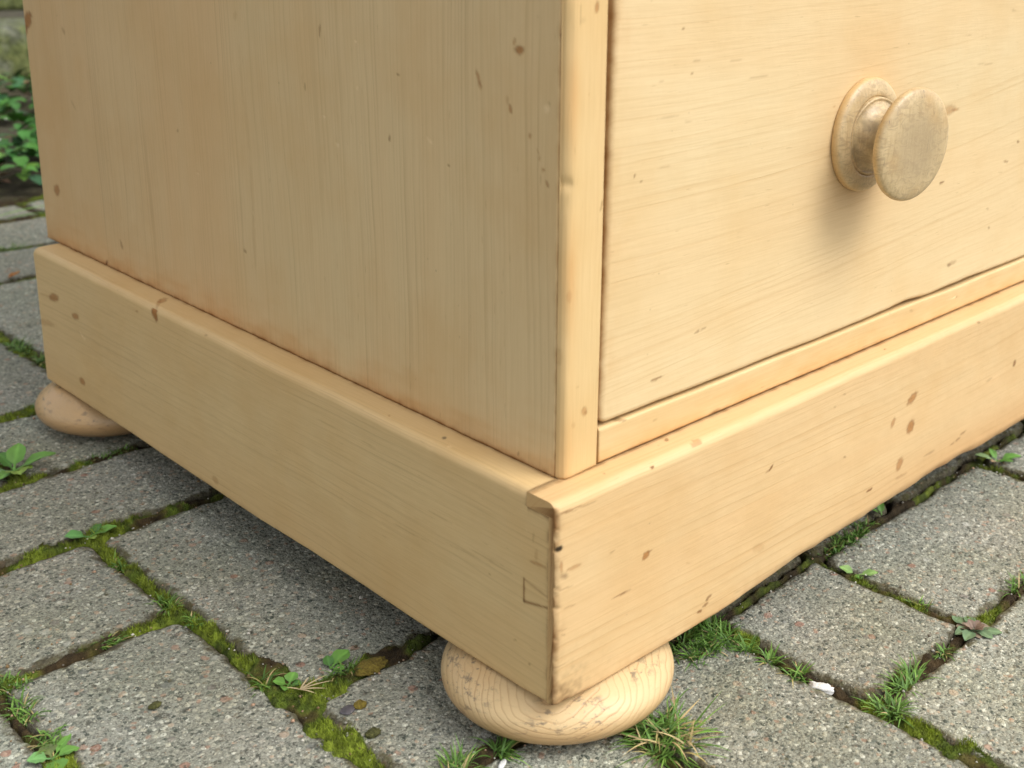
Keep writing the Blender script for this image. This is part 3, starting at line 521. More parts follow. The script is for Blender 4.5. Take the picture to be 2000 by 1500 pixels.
def concrete():
    N=NT('washed_concrete'); g=N.n('NewGeometry').outputs['Position']; oi=N.n('ObjectInfo').outputs['Random']
    at=N.n('Attribute',attribute_name='mark'); ed=N.n('SeparateColor',{0:at.outputs['Color']}).outputs[0]
    wp=N.n('VectorMath',{0:g,1:N.n('VectorMath',{0:N.noise(g,620,3,.7)[1],1:(.0017,.0017,.0017)},operation='MULTIPLY').outputs[0]},operation='ADD').outputs[0]
    def cells(sc,off):
        v=N.n('TexVoronoi',{'Vector':N.mapping(wp,loc=off,rot=(.3,.5,off[0])),'Scale':sc,'Randomness':1.}).outputs
        s=N.n('SeparateColor',{0:v['Color']}).outputs; return v['Distance'],s[0],s[1]
    base=N.noise(g,800,5,.8)[0]
    c=N.ramp(base,[(.36,(.09,.095,.08)),(.5,(.31,.31,.275)),(.64,(.50,.50,.44))])
    d1,r1,s1=cells(500,(0,0,0))
    c1=N.ramp(r1,[(0,(.07,.085,.075)),(.10,(.16,.175,.155)),(.24,(.30,.31,.275)),(.42,(.44,.44,.38)),(.56,(.36,.375,.34)),(.68,(.60,.58,.49)),(.80,(.29,.27,.22)),(.86,(.74,.74,.67)),(.95,(.52,.40,.31))],'CONSTANT')
    c=N.mix(N.math('MULTIPLY',N.ramp(N.math('SUBTRACT',d1,N.math('MULTIPLY',s1,.45)),[(.14,1.),(.28,0.)]),.9),c,c1)
    d3,r3,s3=cells(1150,(3,1,2))
    c3=N.ramp(r3,[(0,(.035,.045,.04)),(.12,(.37,.375,.33)),(.5,(.26,.27,.235)),(.76,(.54,.54,.48)),(.93,(.85,.85,.78))],'CONSTANT')
    c=N.mix(N.math('MULTIPLY',N.ramp(d3,[(.28,1.),(.45,0.)]),.72),c,c3)
    d2,r2,s2=cells(150,(1,2,5))
    c2=N.ramp(r2,[(0,(.47,.28,.21)),(.22,(.62,.58,.50)),(.42,(.20,.21,.21)),(.55,(.56,.42,.32)),(.72,(.38,.17,.12)),(.82,(.60,.60,.57)),(.92,(.27,.24,.23))],'CONSTANT')
    msk=N.math('MULTIPLY',N.ramp(d2,[(.28,1.),(.36,0.)]),N.math('GREATER_THAN',s2,.86))
    c=N.mix(N.math('MULTIPLY',msk,.6),c,c2)
    d4,r4,s4=cells(300,(7,2,1))
    c4=N.ramp(r4,[(0,(.44,.27,.20)),(.25,(.60,.57,.50)),(.5,(.17,.18,.18)),(.7,(.52,.40,.31)),(.88,(.36,.36,.35))],'CONSTANT')
    m4=N.math('MULTIPLY',N.ramp(d4,[(.30,1.),(.40,0.)]),N.math('GREATER_THAN',s4,.78))
    c=N.mix(N.math('MULTIPLY',m4,.6),c,c4)
    c=N.mix(N.ramp(N.noise(g,9,3,.5)[0],[(.4,0.),(.65,.5)]),c,N.mix(1.,c,(1.04,.97,.91),'MULTIPLY'))
    # large soft dirt, algae and per paver tone
    big=N.noise(g,16,4,.6)[0]
    c=N.mix(N.ramp(big,[(.35,0.),(.7,.6)]),c,N.mix(1.,c,(.70,.73,.60),'MULTIPLY'))
    c=N.mix(1.,c,N.ramp(oi,[(0,(.74,.75,.72)),(.35,(.88,.88,.84)),(.7,(.93,.95,.91)),(1,(1.03,1.05,1.0))]),'MULTIPLY')
    pit=N.noise(g,320,3,.6)[0]
    c=N.mix(N.math('MULTIPLY',N.ramp(pit,[(.34,1.),(.40,0.)]),.75),c,(.06,.06,.048))
    en=N.noise(g,130,4,.65)[0]; em=N.math('ADD',ed,N.math('MULTIPLY',N.math('SUBTRACT',en,.5),1.5))
    c=N.mix(N.ramp(em,[(.42,0.),(.75,.8)]),c,N.ramp(N.noise(g,220,3)[0],[(.35,(.045,.034,.016)),(.55,(.075,.062,.026)),(.72,(.10,.11,.03))]))
    lich=N.ramp(N.math('ADD',N.noise(g,55,4,.7)[0],N.math('MULTIPLY',ed,.10)),[(.665,0.),(.70,1.)])
    c=N.mix(N.math('MULTIPLY',lich,.7),c,(.075,.065,.025))
    N.link(c,N.b.inputs['Base Color']); N.b.inputs['Roughness'].default_value=.88; N.b.inputs['Specular IOR Level'].default_value=.25
    h=N.math('ADD',N.math('MULTIPLY',N.ramp(d1,[(0,1.),(.5,0.)]),.8),N.math('MULTIPLY',pit,1.8))
    h=N.math('ADD',h,N.math('MULTIPLY',N.noise(g,1100,2)[0],.8)); h=N.math('ADD',h,N.math('MULTIPLY',msk,.7))
    N.link(N.bump(h,.6,.0012),N.b.inputs['Normal']); return N.m
m_conc=concrete()

G=.085
YL=[-.902,-.810,-.718,-.626,-.534,-.442,-.349,-.257,-.160,-.068,.0225,.106,.202,.297,.384,.480,.571,.665,.762,.860,.967,1.032]
XL=[-.048+G*i for i in range(-10,17)]
def xi(x): return min(range(len(XL)),key=lambda i:abs(XL[i]-x))
def yi(y): return min(range(len(YL)),key=lambda i:abs(YL[i]-y))
explicit=[(-.303,-.133,.202,.297),(-.133,-.048,.0225,.202),(-.048,.037,.106,.297),(-.048,.122,.0225,.106),(-.048,.037,-.160,.0225),(.037,.122,-.160,.0225),
 (.122,.207,-.068,.0225),(.122,.292,-.160,-.068),(.207,.377,-.068,.0225),(.377,.547,-.068,.0225),(.122,.207,.0225,.106),(.207,.292,.0225,.106),(.292,.462,.0225,.106),
 (-.133,.037,.297,.384),(-.048,.122,.384,.480),(-.218,-.048,.384,.480),(-.048,.037,.480,.665),(.037,.122,.571,.762),(.037,.207,.480,.571),(.037,.207,.762,.860),(.122,.292,.860,.967),(-.048,.122,.860,.967),(.037,.207,.967,1.032),(.207,.377,.967,1.032),(.207,.377,.762,.860)]
occ=np.zeros((len(XL)-1,len(YL)-1),bool); rects=[]
for a,b,c,d_ in explicit:
    i0,i1,j0,j1=xi(a),xi(b),yi(c),yi(d_); occ[i0:i1,j0:j1]=True; rects.append((XL[i0],XL[i1],YL[j0],YL[j1]))
rr_=random.Random(5)
for j in range(len(YL)-1):
    for i in range(len(XL)-1):
        if occ[i,j]: continue
        q=rr_.random(); occ[i,j]=True; i1,j1=i+1,j+1
        if q<.55 and i+1<len(XL)-1 and not occ[i+1,j]: occ[i+1,j]=True; i1=i+2
        elif q<.8 and j+1<len(YL)-1 and not occ[i,j+1]: occ[i,j+1]=True; j1=j+2
        rects.append((XL[i],XL[i1],YL[j],YL[j1]))
class Pav:
    def __init__(s,r,k):
        q=random.Random(k*7+1); s.k=k
        s.cx,s.cy=(r[0]+r[1])/2+q.uniform(-.0007,.0007),(r[2]+r[3])/2+q.uniform(-.0007,.0007)
        g=.0020; s.hx,s.hy=(r[1]-r[0])/2-g-q.uniform(0,.0010),(r[3]-r[2])/2-g-.0004-q.uniform(0,.0008)
        s.rot=q.uniform(-.006,.006); s.z=q.uniform(-.0012,.0006); s.tx,s.ty=q.uniform(-.006,.006),q.uniform(-.006,.006)
        s.cr=[q.uniform(.003,.009) for _ in range(4)]
    def loc(s,x,y):
        c,n=math.cos(s.rot),math.sin(s.rot); dx,dy=x-s.cx,y-s.cy; return dx*c+dy*n,-dx*n+dy*c
    def sdf(s,x,y):
        u,v=s.loc(x,y)
        cr=np.where(u>0,np.where(v>0,s.cr[0],s.cr[1]),np.where(v>0,s.cr[2],s.cr[3]))
        qx,qy=np.abs(u)-s.hx+cr,np.abs(v)-s.hy+cr
        d=np.hypot(np.maximum(qx,0),np.maximum(qy,0))+np.minimum(np.maximum(qx,qy),0)-cr
        d=d+.0020*fbm(x*55,y*55,s.k*1.7,3,2)+.0016*fbm(x*230,y*230,s.k*1.7,4,2)
        ch=vnoise(x*38,y*38,s.k*3.1+.5,8); return d+.0045*np.clip(ch-.45,0,1)
    def top(s,x,y,d):
        r=.0042; t=np.clip((d+r)/r,0,1); z=-r*(1-np.sqrt(np.clip(1-t*t,0,1)))*.9
        u,v=s.loc(x,y)
        z=z+s.z+s.tx*u*.5+s.ty*v*.5+.0009*fbm(x*26,y*26,s.k,5,2)+.00035*fbm(x*330,y*330,s.k,6,2)*np.clip(-d/.002,0,1)
        z=z-.0022*np.clip(vnoise(x*120,y*120,s.k+9,12)-.68,0,1)
        return np.where(d>0,np.maximum(-.0045-d*9,-.021),z)
pavs=[Pav(r,k) for k,r in enumerate(rects)]
foot_xy=[(.036,.0352),(.032,.434)]
def in_view(r):
    x,y=(r[0]+r[1])/2,(r[2]+r[3])/2
    left=(-.32<x<.16 and .0<y<1.05); right=(-.1<x<.60 and -.20<y<.13); far=(0<x<.40 and .55<y<1.05)
    return left or right or far
for k,(r,pv) in enumerate(zip(rects,pavs)):
    fine=in_view(r); dist=math.hypot((r[0]+r[1])/2+.28,(r[2]+r[3])/2+.29)
    st=(.0011 if dist<.62 else .0016 if dist<.95 else .0024) if fine else .006
    nx=max(4,int((r[1]-r[0])/st)); ny=max(4,int((r[3]-r[2])/st))
    X,Y=np.meshgrid(np.linspace(r[0],r[1],nx),np.linspace(r[2],r[3],ny),indexing='ij')
    d_=pv.sdf(X,Y); Z=pv.top(X,Y,d_)
    if not fine: Z=np.where(d_>0,-.012,Z)
    Z=np.minimum(Z,.0012)
    for fx,fy in foot_xy:                                  # the paving is level under the feet
        w_=1-sstep(.048,.062,np.hypot(X-fx,Y-fy)); Z=np.where(Z>-.004,Z*(1-w_)+np.minimum(Z,-.0001)*w_,Z)
    Fq=grid_faces(nx,ny); zf=Z.ravel()[Fq].max(1); Fq=Fq[zf>-.0195]
    used=np.unique(Fq); remap=-np.ones(nx*ny,int); remap[used]=np.arange(len(used))
    V=np.stack([X-pv.cx,Y-pv.cy,Z],-1).reshape(-1,3)[used]
    ed=np.clip(1+(d_)/.0085,0,1).reshape(-1,1)[used]
    mesh('paver',V,remap[Fq],m_conc,pavement,loc=(pv.cx,pv.cy,0),mark=np.repeat(ed,3,1))

# ------------------------------------------------------------ moss in the joints
def joint_d(X,Y):
    D=np.full(X.shape,1.)
    for r,pv in zip(rects,pavs):
        m=(X>r[0]-.004)&(X<r[1]+.004)&(Y>r[2]-.004)&(Y<r[3]+.004)
        if m.any(): D[m]=np.minimum(D[m],pv.sdf(X[m],Y[m]))
    return D
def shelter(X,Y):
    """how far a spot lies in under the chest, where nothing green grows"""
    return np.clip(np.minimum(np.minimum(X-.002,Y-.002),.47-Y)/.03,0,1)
def mossz(X,Y,D):
    n=fbm(X*70,Y*70,0,201,3); n2=fbm(X*260,Y*260,0,202,3); n3=fbm(X*24,Y*24,0,203,2)
    over=.0020+.0068*np.clip(n+n3*.8+.12,0,1)                # how far it creeps over the paver's edge
    over=over*(1-shelter(X,Y))
    h=np.clip((D+over)/.0035,0,1); h=h*h*(3-2*h)
    z=-.0085+h*(.0076+.0022*np.clip(n,-.25,1)+.0014*np.clip(n3,0,1))+.0019*n2*h
    return z
def vcol(name,rough=.8,sub=0.,bumpscale=0):
    N=NT(name); N.link(N.n('Attribute',attribute_name='mark').outputs['Color'],N.b.inputs['Base Color'])
    N.b.inputs['Roughness'].default_value=rough; N.b.inputs['Specular IOR Level'].default_value=.3
    if sub:
        N.b.inputs['Transmission Weight'].default_value=0
    if bumpscale:
        g=N.n('NewGeometry').outputs['Position']; N.link(N.bump(N.noise(g,bumpscale,3,.7)[0],.9,.0012),N.b.inputs['Normal'])
    return N.m
m_moss=vcol('moss_and_soil',.95,0,900); m_leaf=vcol('leaf',.5)
def mosscol(X,Y,seed=0):
    a=fbm(X*75,Y*75,0,211,3)*2.0; b=fbm(X*500,Y*500,0,212,2); e=fbm(X*18,Y*18,0,213,2)*1.6
    brown=np.array((.045,.030,.013)); ol=np.array((.075,.065,.015)); gr=np.array((.078,.112,.014)); br=np.array((.16,.205,.022))
    t=(a+e*.6+.42)[...,None]; c=brown+(ol-brown)*sstep(-.35,.0,t)+(gr-ol)*sstep(.02,.40,t)+(br-gr)*sstep(.45,.95,t)
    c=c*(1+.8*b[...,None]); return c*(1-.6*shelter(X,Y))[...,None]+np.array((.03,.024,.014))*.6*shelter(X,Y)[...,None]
boxes=[(-.17,.14,.0,.56,.0013),(.02,.47,-.17,.10,.0013),(-.06,.02,-.06,.0,.0013),(-.17,.36,.56,1.05,.0022),(.14,.30,.50,.56,.003)]
VV=[];FF=[];CC=[];off=0
for x0,x1,y0,y1,st in boxes:
    nx,ny=int((x1-x0)/st),int((y1-y0)/st)
    X,Y=np.meshgrid(np.linspace(x0,x1,nx),np.linspace(y0,y1,ny),indexing='ij')
    D=joint_d(X,Y); Z=mossz(X,Y,D); Fq=grid_faces(nx,ny); Fq=Fq[D.ravel()[Fq].max(1)>-.007]
    used=np.unique(Fq); rm=-np.ones(nx*ny,int); rm[used]=np.arange(len(used))
    VV.append(np.stack([X,Y,Z],-1).reshape(-1,3)[used]); FF.append(rm[Fq]+off); off+=len(used)
    CC.append(mosscol(X,Y).reshape(-1,3)[used])
mesh('moss',np.concatenate(VV),np.concatenate(FF),m_moss,mark=np.concatenate(CC),kind='stuff',label='brown and yellow green moss filling the joints between the pavers',cat='moss')
# the moss's own little leaves: thousands of tiny spikes
def spikes(x,y,z,h,wd,col,lean=.5,rg=rng):
    n=len(x); a=rg.uniform(0,2*np.pi,n); b=rg.uniform(0,2*np.pi,n); l=rg.uniform(0,lean,n)*h
    px,py=np.cos(a)*wd,np.sin(a)*wd
    V=np.stack([np.stack([x-px,y-py,z],-1),np.stack([x+px,y+py,z],-1),np.stack([x+np.cos(b)*l,y+np.sin(b)*l,z+h],-1)],1)
    c=np.repeat(col[:,None,:],3,1)*np.array([.75,.75,1.15])[None,:,None]
    return V.reshape(-1,3),np.arange(3*n).reshape(-1,3),c.reshape(-1,3)
def scatter(n,x0,x1,y0,y1):
    x=rng.uniform(x0,x1,n); y=rng.uniform(y0,y1,n); D=joint_d(x,y); nn=fbm(x*70,y*70,0,201,3); n3=fbm(x*24,y*24,0,203,2)
    k=(D>-(.0014+.0068*np.clip(nn+n3*.8+.12,0,1)))&(shelter(x,y)<.35)
    return x[k],y[k],D[k]
Vs=[];Fs=[];Cs=[];off=0
def addto(v,f_,c):
    global off
    Vs.append(v);Fs.append(f_+off);Cs.append(c);off+=len(v)
for bx,n in (((-.17,.14,.0,.56),520000),((.02,.47,-.17,.06),420000),((-.17,.36,.56,1.05),130000)):
    x,y,D=scatter(n,*bx); z=mossz(x,y,D)-.0003; g=fbm(x*75,y*75,0,211,3)*2.0+fbm(x*18,y*18,0,213,2)*.96+.42
    keep=rng.random(len(x))<np.clip(.45+g*1.0,.40,1); x,y,z,g=x[keep],y[keep],z[keep],g[keep]
    c=mosscol(x,y)*(1.1+.9*rng.uniform(-1,1,(len(x),1))**3+.15)
    addto(*spikes(x,y,z,(.0007+.0013*np.clip(g,0,1))*rng.uniform(.5,1.6,len(x)),np.full(len(x),.00023),c,.9))
mesh('moss_leaves',np.concatenate(Vs),np.concatenate(Fs),m_leaf,mark=np.concatenate(Cs).clip(0,1),smooth=False,kind='stuff',label='tiny upright moss leaves bristling along the paver joints',cat='moss')

# grit lying in and beside the joints
n=9000; gx=rng.uniform(-.17,.45,n); gy=rng.uniform(-.16,.55,n); D=joint_d(gx,gy); k=(D>-.012)|(rng.random(n)<.05); k&=(D<.5); gx,gy,D=gx[k],gy[k],D[k]
gzv=np.maximum(mossz(gx,gy,D),np.where(D<0,.0002,-.02)); gs=rng.uniform(.0002,.0007,len(gx))*rng.choice([1,1,1,1.8],len(gx))
oc=np.array([(1,0,0),(0,1,0),(-1,0,0),(0,-1,0),(0,0,.8),(0,0,-.8)],float); of=np.array([(0,1,4),(1,2,4),(2,3,4),(3,0,4),(1,0,5),(2,1,5),(3,2,5),(0,3,5)])
th=rng.uniform(0,6.28,len(gx)); V=oc[None]*gs[:,None,None]*rng.uniform(.6,1.3,(len(gx),6,1)); c_,s_=np.cos(th)[:,None],np.sin(th)[:,None]
V=np.stack([V[:,:,0]*c_-V[:,:,1]*s_+gx[:,None],V[:,:,0]*s_+V[:,:,1]*c_+gy[:,None],V[:,:,2]+gzv[:,None]+.0002],-1)
pal=np.array([(.30,.29,.25),(.45,.43,.37),(.16,.14,.11),(.60,.57,.50),(.42,.27,.18),(.09,.07,.04),(.20,.13,.06)])[rng.integers(0,7,len(gx))]
mesh('grit',V.reshape(-1,3),(of[None]+6*np.arange(len(gx))[:,None,None]).reshape(-1,3),m_leaf,mark=np.repeat(pal,6,0),smooth=False,kind='stuff',label='loose grit and crumbs of soil lying along the paver joints',cat='grit')

# ------------------------------------------------------------ grass
GREEN=[(.09,.19,.03),(.12,.24,.045),(.15,.27,.05),(.07,.15,.025)]; STRAW=[(.42,.33,.16),(.36,.30,.12)]
def gz(x,y):
    x=np.atleast_1d(np.asarray(x,float)); y=np.atleast_1d(np.asarray(y,float)); D=joint_d(x,y); z=np.full(x.shape,-.004)
    for r,pv in zip(rects,pavs):
        m=(x>r[0])&(x<r[1])&(y>r[2])&(y<r[3])
        if m.any(): z[m]=np.maximum(z[m],pv.top(x[m],y[m],pv.sdf(x[m],y[m])))
    return np.maximum(z,mossz(x,y,D))
def blades(specs,seg=6):
    """specs: (x,y,z,azimuth,length,width,bend,elevation,colour) -> one mesh's arrays"""
    V=[];Fq=[];Cc=[]
    for (x,y,z,az,L,wd,bend,el,c) in specs:
        b=len(V); px,py,pz=x,y,z; e=el; tw=random.uniform(-.6,.6)
        for i in range(seg+1):
            t=i/seg; ww=wd*(1-t**2.2)*(.55+.45*min(1,t*4)); s=(-math.sin(az+tw),math.cos(az+tw),0)
            mid=.25*ww
            for q,dz in ((-1,0),(0,-mid),(1,0)):
                V.append((px+s[0]*ww*q,py+s[1]*ww*q,pz+dz)); Cc.append([k*(.7+.45*t) for k in c])
            px+=math.cos(e)*math.cos(az)*L/seg; py+=math.cos(e)*math.sin(az)*L/seg; pz+=math.sin(e)*L/seg; e-=bend/seg
        for i in range(seg):
            for q in (0,1): a=b+i*3+q; Fq.append((a,a+1,a+4,a+3))
    return np.array(V),np.array(Fq),np.array(Cc)
def tuft(x,y,n,L,spread,label,group=None,name='grass_tuft',straw=.08,bend=(.6,1.8),el=(.4,1.3),wd=.00042,azr=(0,6.283),seed=0,ell=(1,1),cat='grass',rise=0.):
    q=random.Random(seed*13+3); S=[]; rt=empty  # blades of one tuft: one mesh
    for _ in range(int(n*1.7)):
        a=q.uniform(0,6.283); r=spread*math.sqrt(q.random()); bx,by=r*math.cos(a)*ell[0],r*math.sin(a)*ell[1]
        z=float(gz(x+bx,y+by)[0])-.0008
        az=q.uniform(*azr) if q.random()<.75 else a
        c=random.Random(q.random()).choice(STRAW if q.random()<straw else GREEN); v=q.uniform(.75,1.3)
        S.append((bx,by,z+rise,az,L*q.uniform(.45,1.15),wd*q.uniform(.7,1.3),q.uniform(*bend),q.uniform(*el),tuple(k*v for k in c)))
    V,Fq,Cc=blades(S)
    V=keepout(V,x,y)
    return mesh(name,V,Fq,m_leaf,loc=(x,y,0),mark=Cc.clip(0,1),label=label,cat=cat,group=group)
def keepout(V,x,y):
    """blades lean round the feet and stay on the paving"""
    for fx,fy in foot_xy:
        dx,dy=V[:,0]+x-fx,V[:,1]+y-fy; d=np.hypot(dx,dy)
        zc=(V[:,2]-.013)/.0142; rim=.0499*np.clip(1-zc**2,0,1)**.4+.0008
        m=(d<rim)&(V[:,2]<.027)
        V[m,0]+=dx[m]/d[m]*(rim-d)[m]; V[m,1]+=dy[m]/d[m]*(rim-d)[m]
    V[:,2]=np.maximum(V[:,2],np.maximum(gz(V[:,0]+x,V[:,1]+y)-.0004,-.004)); return V
tuft(.043,-.021,120,.022,.010,'large sprawling tuft of green and straw grass right of the front bun foot',straw=.28,seed=1,el=(.05,.9),bend=(.1,1.3),wd=.0005)
tuft(.047,-.012,40,.018,.008,'green grass tuft squeezed against the front bun foot beside the sprawling tuft',straw=.15,seed=31,el=(.1,1.),bend=(.2,1.4))
tuft(-.028,.0245,46,.014,.0055,'low spiky grass tuft at the bottom edge left of the front bun foot',seed=2,el=(.5,1.4))
tuft(-.010,.0205,26,.015,.0035,'small grass tuft with one upright blade tight under the front bun foot',seed=3,el=(.15,1.3),azr=(-2.2,.6))
tuft(.100,.020,130,.009,.012,'dense bright green grass patch beside the front bun foot under the plinth edge',seed=4,ell=(1.5,.55),el=(.3,1.3))
tuft(.1005,.0085,110,.009,.008,'bright green grass mat between the bun foot and the paver corner',seed=42,ell=(1.2,.6),el=(.3,1.3))
tuft(.1145,.0085,90,.010,.007,'bushy bright green grass at the paver corner right of the front foot',seed=43,el=(.3,1.3))
tuft(.119,.0175,60,.010,.006,'bright tuft where two joints meet right of the front bun foot',seed=41,el=(.3,1.3))
tuft(.117,-.004,28,.010,.0025,'little spiky tuft in the joint nearest below the bright grass patch',seed=5)
tuft(.1175,-.017,30,.010,.0025,'little spiky tuft midway between the grass patch and the white scrap',seed=6)
tuft(.1175,-.031,40,.009,.0035,'pale tuft in the joint just above the white scrap',seed=7)
tuft(.1245,-.0745,60,.012,.005,'grass tuft at the crossing of two joints near the lower right',seed=8,ell=(.8,1.2))
tuft(.146,-.0700,70,.013,.006,'long leaning grass tuft in the joint below the square paver at right',seed=9,ell=(1.6,.5),el=(.2,1.0),azr=(.0,2.2))
tuft(.181,-.0690,26,.008,.004,'short grass tuft in the joint left of the green rosette weed',seed=10,ell=(1.4,.5))
tuft(.2085,-.040,26,.008,.003,'short pale grass tuft in the narrow joint above the green rosette weed',seed=11,ell=(.5,1.4))
tuft(.235,.0215,120,.008,.011,'dark green grass patch along the joint below the plinth at right',seed=12,ell=(1.6,.5))
tuft(.255,.0240,50,.007,.006,'small grass patch right of the dark green one under the plinth',seed=13,ell=(1.4,.5))
tuft(.262,-.0675,60,.010,.008,'grass growing in the joint at the right picture edge',seed=14,ell=(1.6,.5))
tuft(-.130,.178,60,.009,.006,'thick grass tuft in the wide joint at the left picture edge',seed=15,ell=(.6,1.5))
tuft(-.130,.152,50,.008,.006,'grass tuft below the thick one in the left joint',seed=16,ell=(.6,1.4))
tuft(-.127,.200,60,.007,.008,'fine grass mat in the corner where the left joints meet',seed=17)
tuft(-.0505,.262,34,.007,.004,'fine grass tuft in the joint below the glossy seedling',seed=18,ell=(.5,1.6))
tuft(-.0500,.212,46,.008,.005,'fine grass tuft at the crossing of joints left of centre',seed=19,ell=(.7,1.4))
tuft(-.0500,.188,34,.007,.003,'fine grass tuft just below the left joint crossing',seed=20,ell=(.5,1.6))
tuft(-.083,.2015,30,.008,.004,'fine leaning grass tuft in the cross joint left of centre',seed=21,ell=(1.5,.4),azr=(-.6,.6),el=(.1,.6))
tuft(-.052,.125,16,.012,.003,'sparse pale tuft left of the round leaved seedling',seed=22)
tuft(-.022,.109,60,.007,.007,'soft green moss grass cushion in the cross joint left of the front foot',seed=23,ell=(1.4,.5))
tuft(-.062,.401,70,.010,.008,'grass tuft behind the broad leaved weed at the left picture edge',seed=24)
tuft(.002,.3845,50,.006,.010,'short grass in the joint in front of the rear bun foot',seed=25,ell=(1.8,.35))
tuft(.036,.597,90,.010,.008,'bright grass in the joint far left beside the plinth end',seed=26,ell=(.5,2.2))
tuft(.037,.562,50,.009,.006,'grass close to the plinth end in the far left joint',seed=27,ell=(.5,1.6))
tuft(.006,.481,40,.006,.008,'short grass in the joint that runs behind the rear bun foot',seed=28,ell=(1.5,.4))
tuft(.130,.858,50,.010,.009,'blurred grass tuft in the far joint beyond the plinth',seed=29,ell=(1.6,.5))

# ------------------------------------------------------------ broad leaved weeds and seedlings
def leafgrid(L,Wd,cup=.25,droop=.5,el=.5,notch=0.,n=8,mm=6,pet=.3,seed=0):
    """leaf along +x from the origin, with a stalk"""
    q=random.Random(seed); V=[]
    px,pz=0.,0.; e=el; pts=[]
    for i in range(n+1):
        t=i/n; pts.append((px,pz,e)); px+=math.cos(e)*L/n; pz+=math.sin(e)*L/n; e-=droop/n
    for i in range(n+1):
        t=i/n; x,z,e=pts[i]
        if t<pet: w_=Wd*.07
        else:
            u=(t-pet)/(1-pet); w_=Wd*.5*math.sin(math.pi*min(u*.93+.07,1)**.8)**.7*(1+.10*math.sin(u*23+seed)); w_=max(w_,Wd*.05)
        for j in range(mm+1):
            v=j/mm*2-1; up=cup*abs(v)*w_; 
            V.append((x-math.sin(e)*up, v*w_, z+math.cos(e)*up+.0006*q.uniform(-1,1)*(t>pet)*L/.02))
    return np.array(V),grid_faces(n+1,mm+1)
def plant(name,x,y,leaves,label,cat='weed',z=None,group=None):
    """leaves: (azimuth,length,width,elevation,droop,colour)"""
    z0=float(gz(x,y)[0]) if z is None else z
    rt=empty(name,(x,y,z0),label=label,cat=cat,group=group)
    for k,(az,L,Wd,el,dr,c) in enumerate(leaves):
        V,Fq=leafgrid(L,Wd,el=el,droop=dr,seed=k+int(abs(x)*1000)); nj=7
        ca,sa=math.cos(az),math.sin(az); P=np.stack([V[:,0]*ca-V[:,1]*sa,V[:,0]*sa+V[:,1]*ca,V[:,2]],-1)
        g=gz(P[:,0]+x,P[:,1]+y)-z0 if z is None else np.full(len(P),-1.)
        P[:,2]=np.maximum(P[:,2],g+.0006)
        v=np.arange(len(V)); tt=(v//nj)/8.; mid=np.abs((v%nj)-3)<.5
        col=np.array(c)[None,:]*(.85+.3*tt[:,None])*np.where(mid,1.35,1.)[:,None]
        col=col*(1+.18*fbm(P[:,0]*400,P[:,1]*400,k,9,2))[:,None]
        mesh('leaf',P,Fq,m_leaf,rt,mark=col.clip(0,1))
    return rt
LG=(.12,.26,.05); DG=(.07,.17,.04); YG=(.20,.30,.05); BG=(.16,.22,.13); RG=(.22,.17,.13)
plant('broadleaf_weed',-.046,.399,[(-.35,.024,.012,.55,.5,LG),(-1.7,.017,.012,.5,.5,YG),(2.9,.020,.009,.4,.6,(.17,.30,.12)),(.9,.018,.011,1.0,.6,LG),(1.9,.015,.009,.9,.5,DG),(-2.5,.015,.010,.4,.6,LG),(-.9,.012,.008,.5,.5,YG)],'broad leaved green weed rosette growing in the joint at the left picture edge')
plant('seedling',-.049,.2955,[(2.7,.012,.0095,.45,.5,(.12,.30,.09)),(-.15,.014,.007,.35,.4,LG),(.5,.010,.005,.5,.4,DG),(-1.6,.007,.005,.5,.4,YG)],'glossy round leaved seedling at the top of the left joint crossing')
plant('seedling',-.044,.117,[(2.4,.007,.006,.6,.5,LG),(.6,.007,.006,.6,.5,LG),(-.9,.006,.005,.5,.5,DG),(-2.4,.006,.005,.5,.5,LG)],'small four leaved seedling beside the straw coloured dry blades')
plant('seedling',-.024,.116,[(.2,.012,.009,.5,.5,LG),(1.2,.007,.005,.7,.5,DG),(-1.,.007,.005,.4,.5,LG)],'seedling with one rounded leaf left of the front bun foot')
plant('seedling',.2105,-.002,[(1.9,.010,.0065,.5,.4,(.20,.32,.10)),(-.9,.011,.0065,.45,.4,(.20,.32,.10)),(-2.3,.006,.004,.5,.4,LG)],'pale two leaved seedling in the joint below the plinth at right')
plant('rosette_weed',.2065,-.0695,[(i*.62+.2,.0085+.0022*(i%3),.0062,.30+.1*(i%2),.7,((.12,.19,.10) if i%3 else (.17,.14,.10))) for i in range(10)]+[(i*1.1,.006,.0042,.8,.5,(.17,.12,.09)) for i in range(6)],'flat grey green rosette weed with reddish centre where the right joints meet')
plant('seedling',.384,.010,[(2.3,.015,.007,.5,.5,(.24,.34,.15)),(-.6,.016,.008,.4,.5,LG),(-1.4,.010,.005,.5,.4,LG),(1.2,.010,.005,.8,.4,LG),(3.1,.007,.006,.5,.4,(.30,.20,.12))],'leafy seedling in the joint at the right picture edge by the plinth')
plant('seedling',-.134,.139,[(1.5,.009,.007,.4,.7,(.13,.17,.06)),(-.3,.010,.006,.4,.5,LG),(-1.7,.011,.008,.3,.5,LG),(2.7,.009,.007,.4,.5,(.14,.30,.10)),(.6,.013,.004,.3,.3,LG)],'weed with a dull folded leaf in the bottom left joint')
plant('seedling',.275,.0235,[(1.,.010,.005,1.,.4,LG),(2.6,.009,.005,.8,.4,LG)],'thin sprig in the joint below the plinth near the right edge')

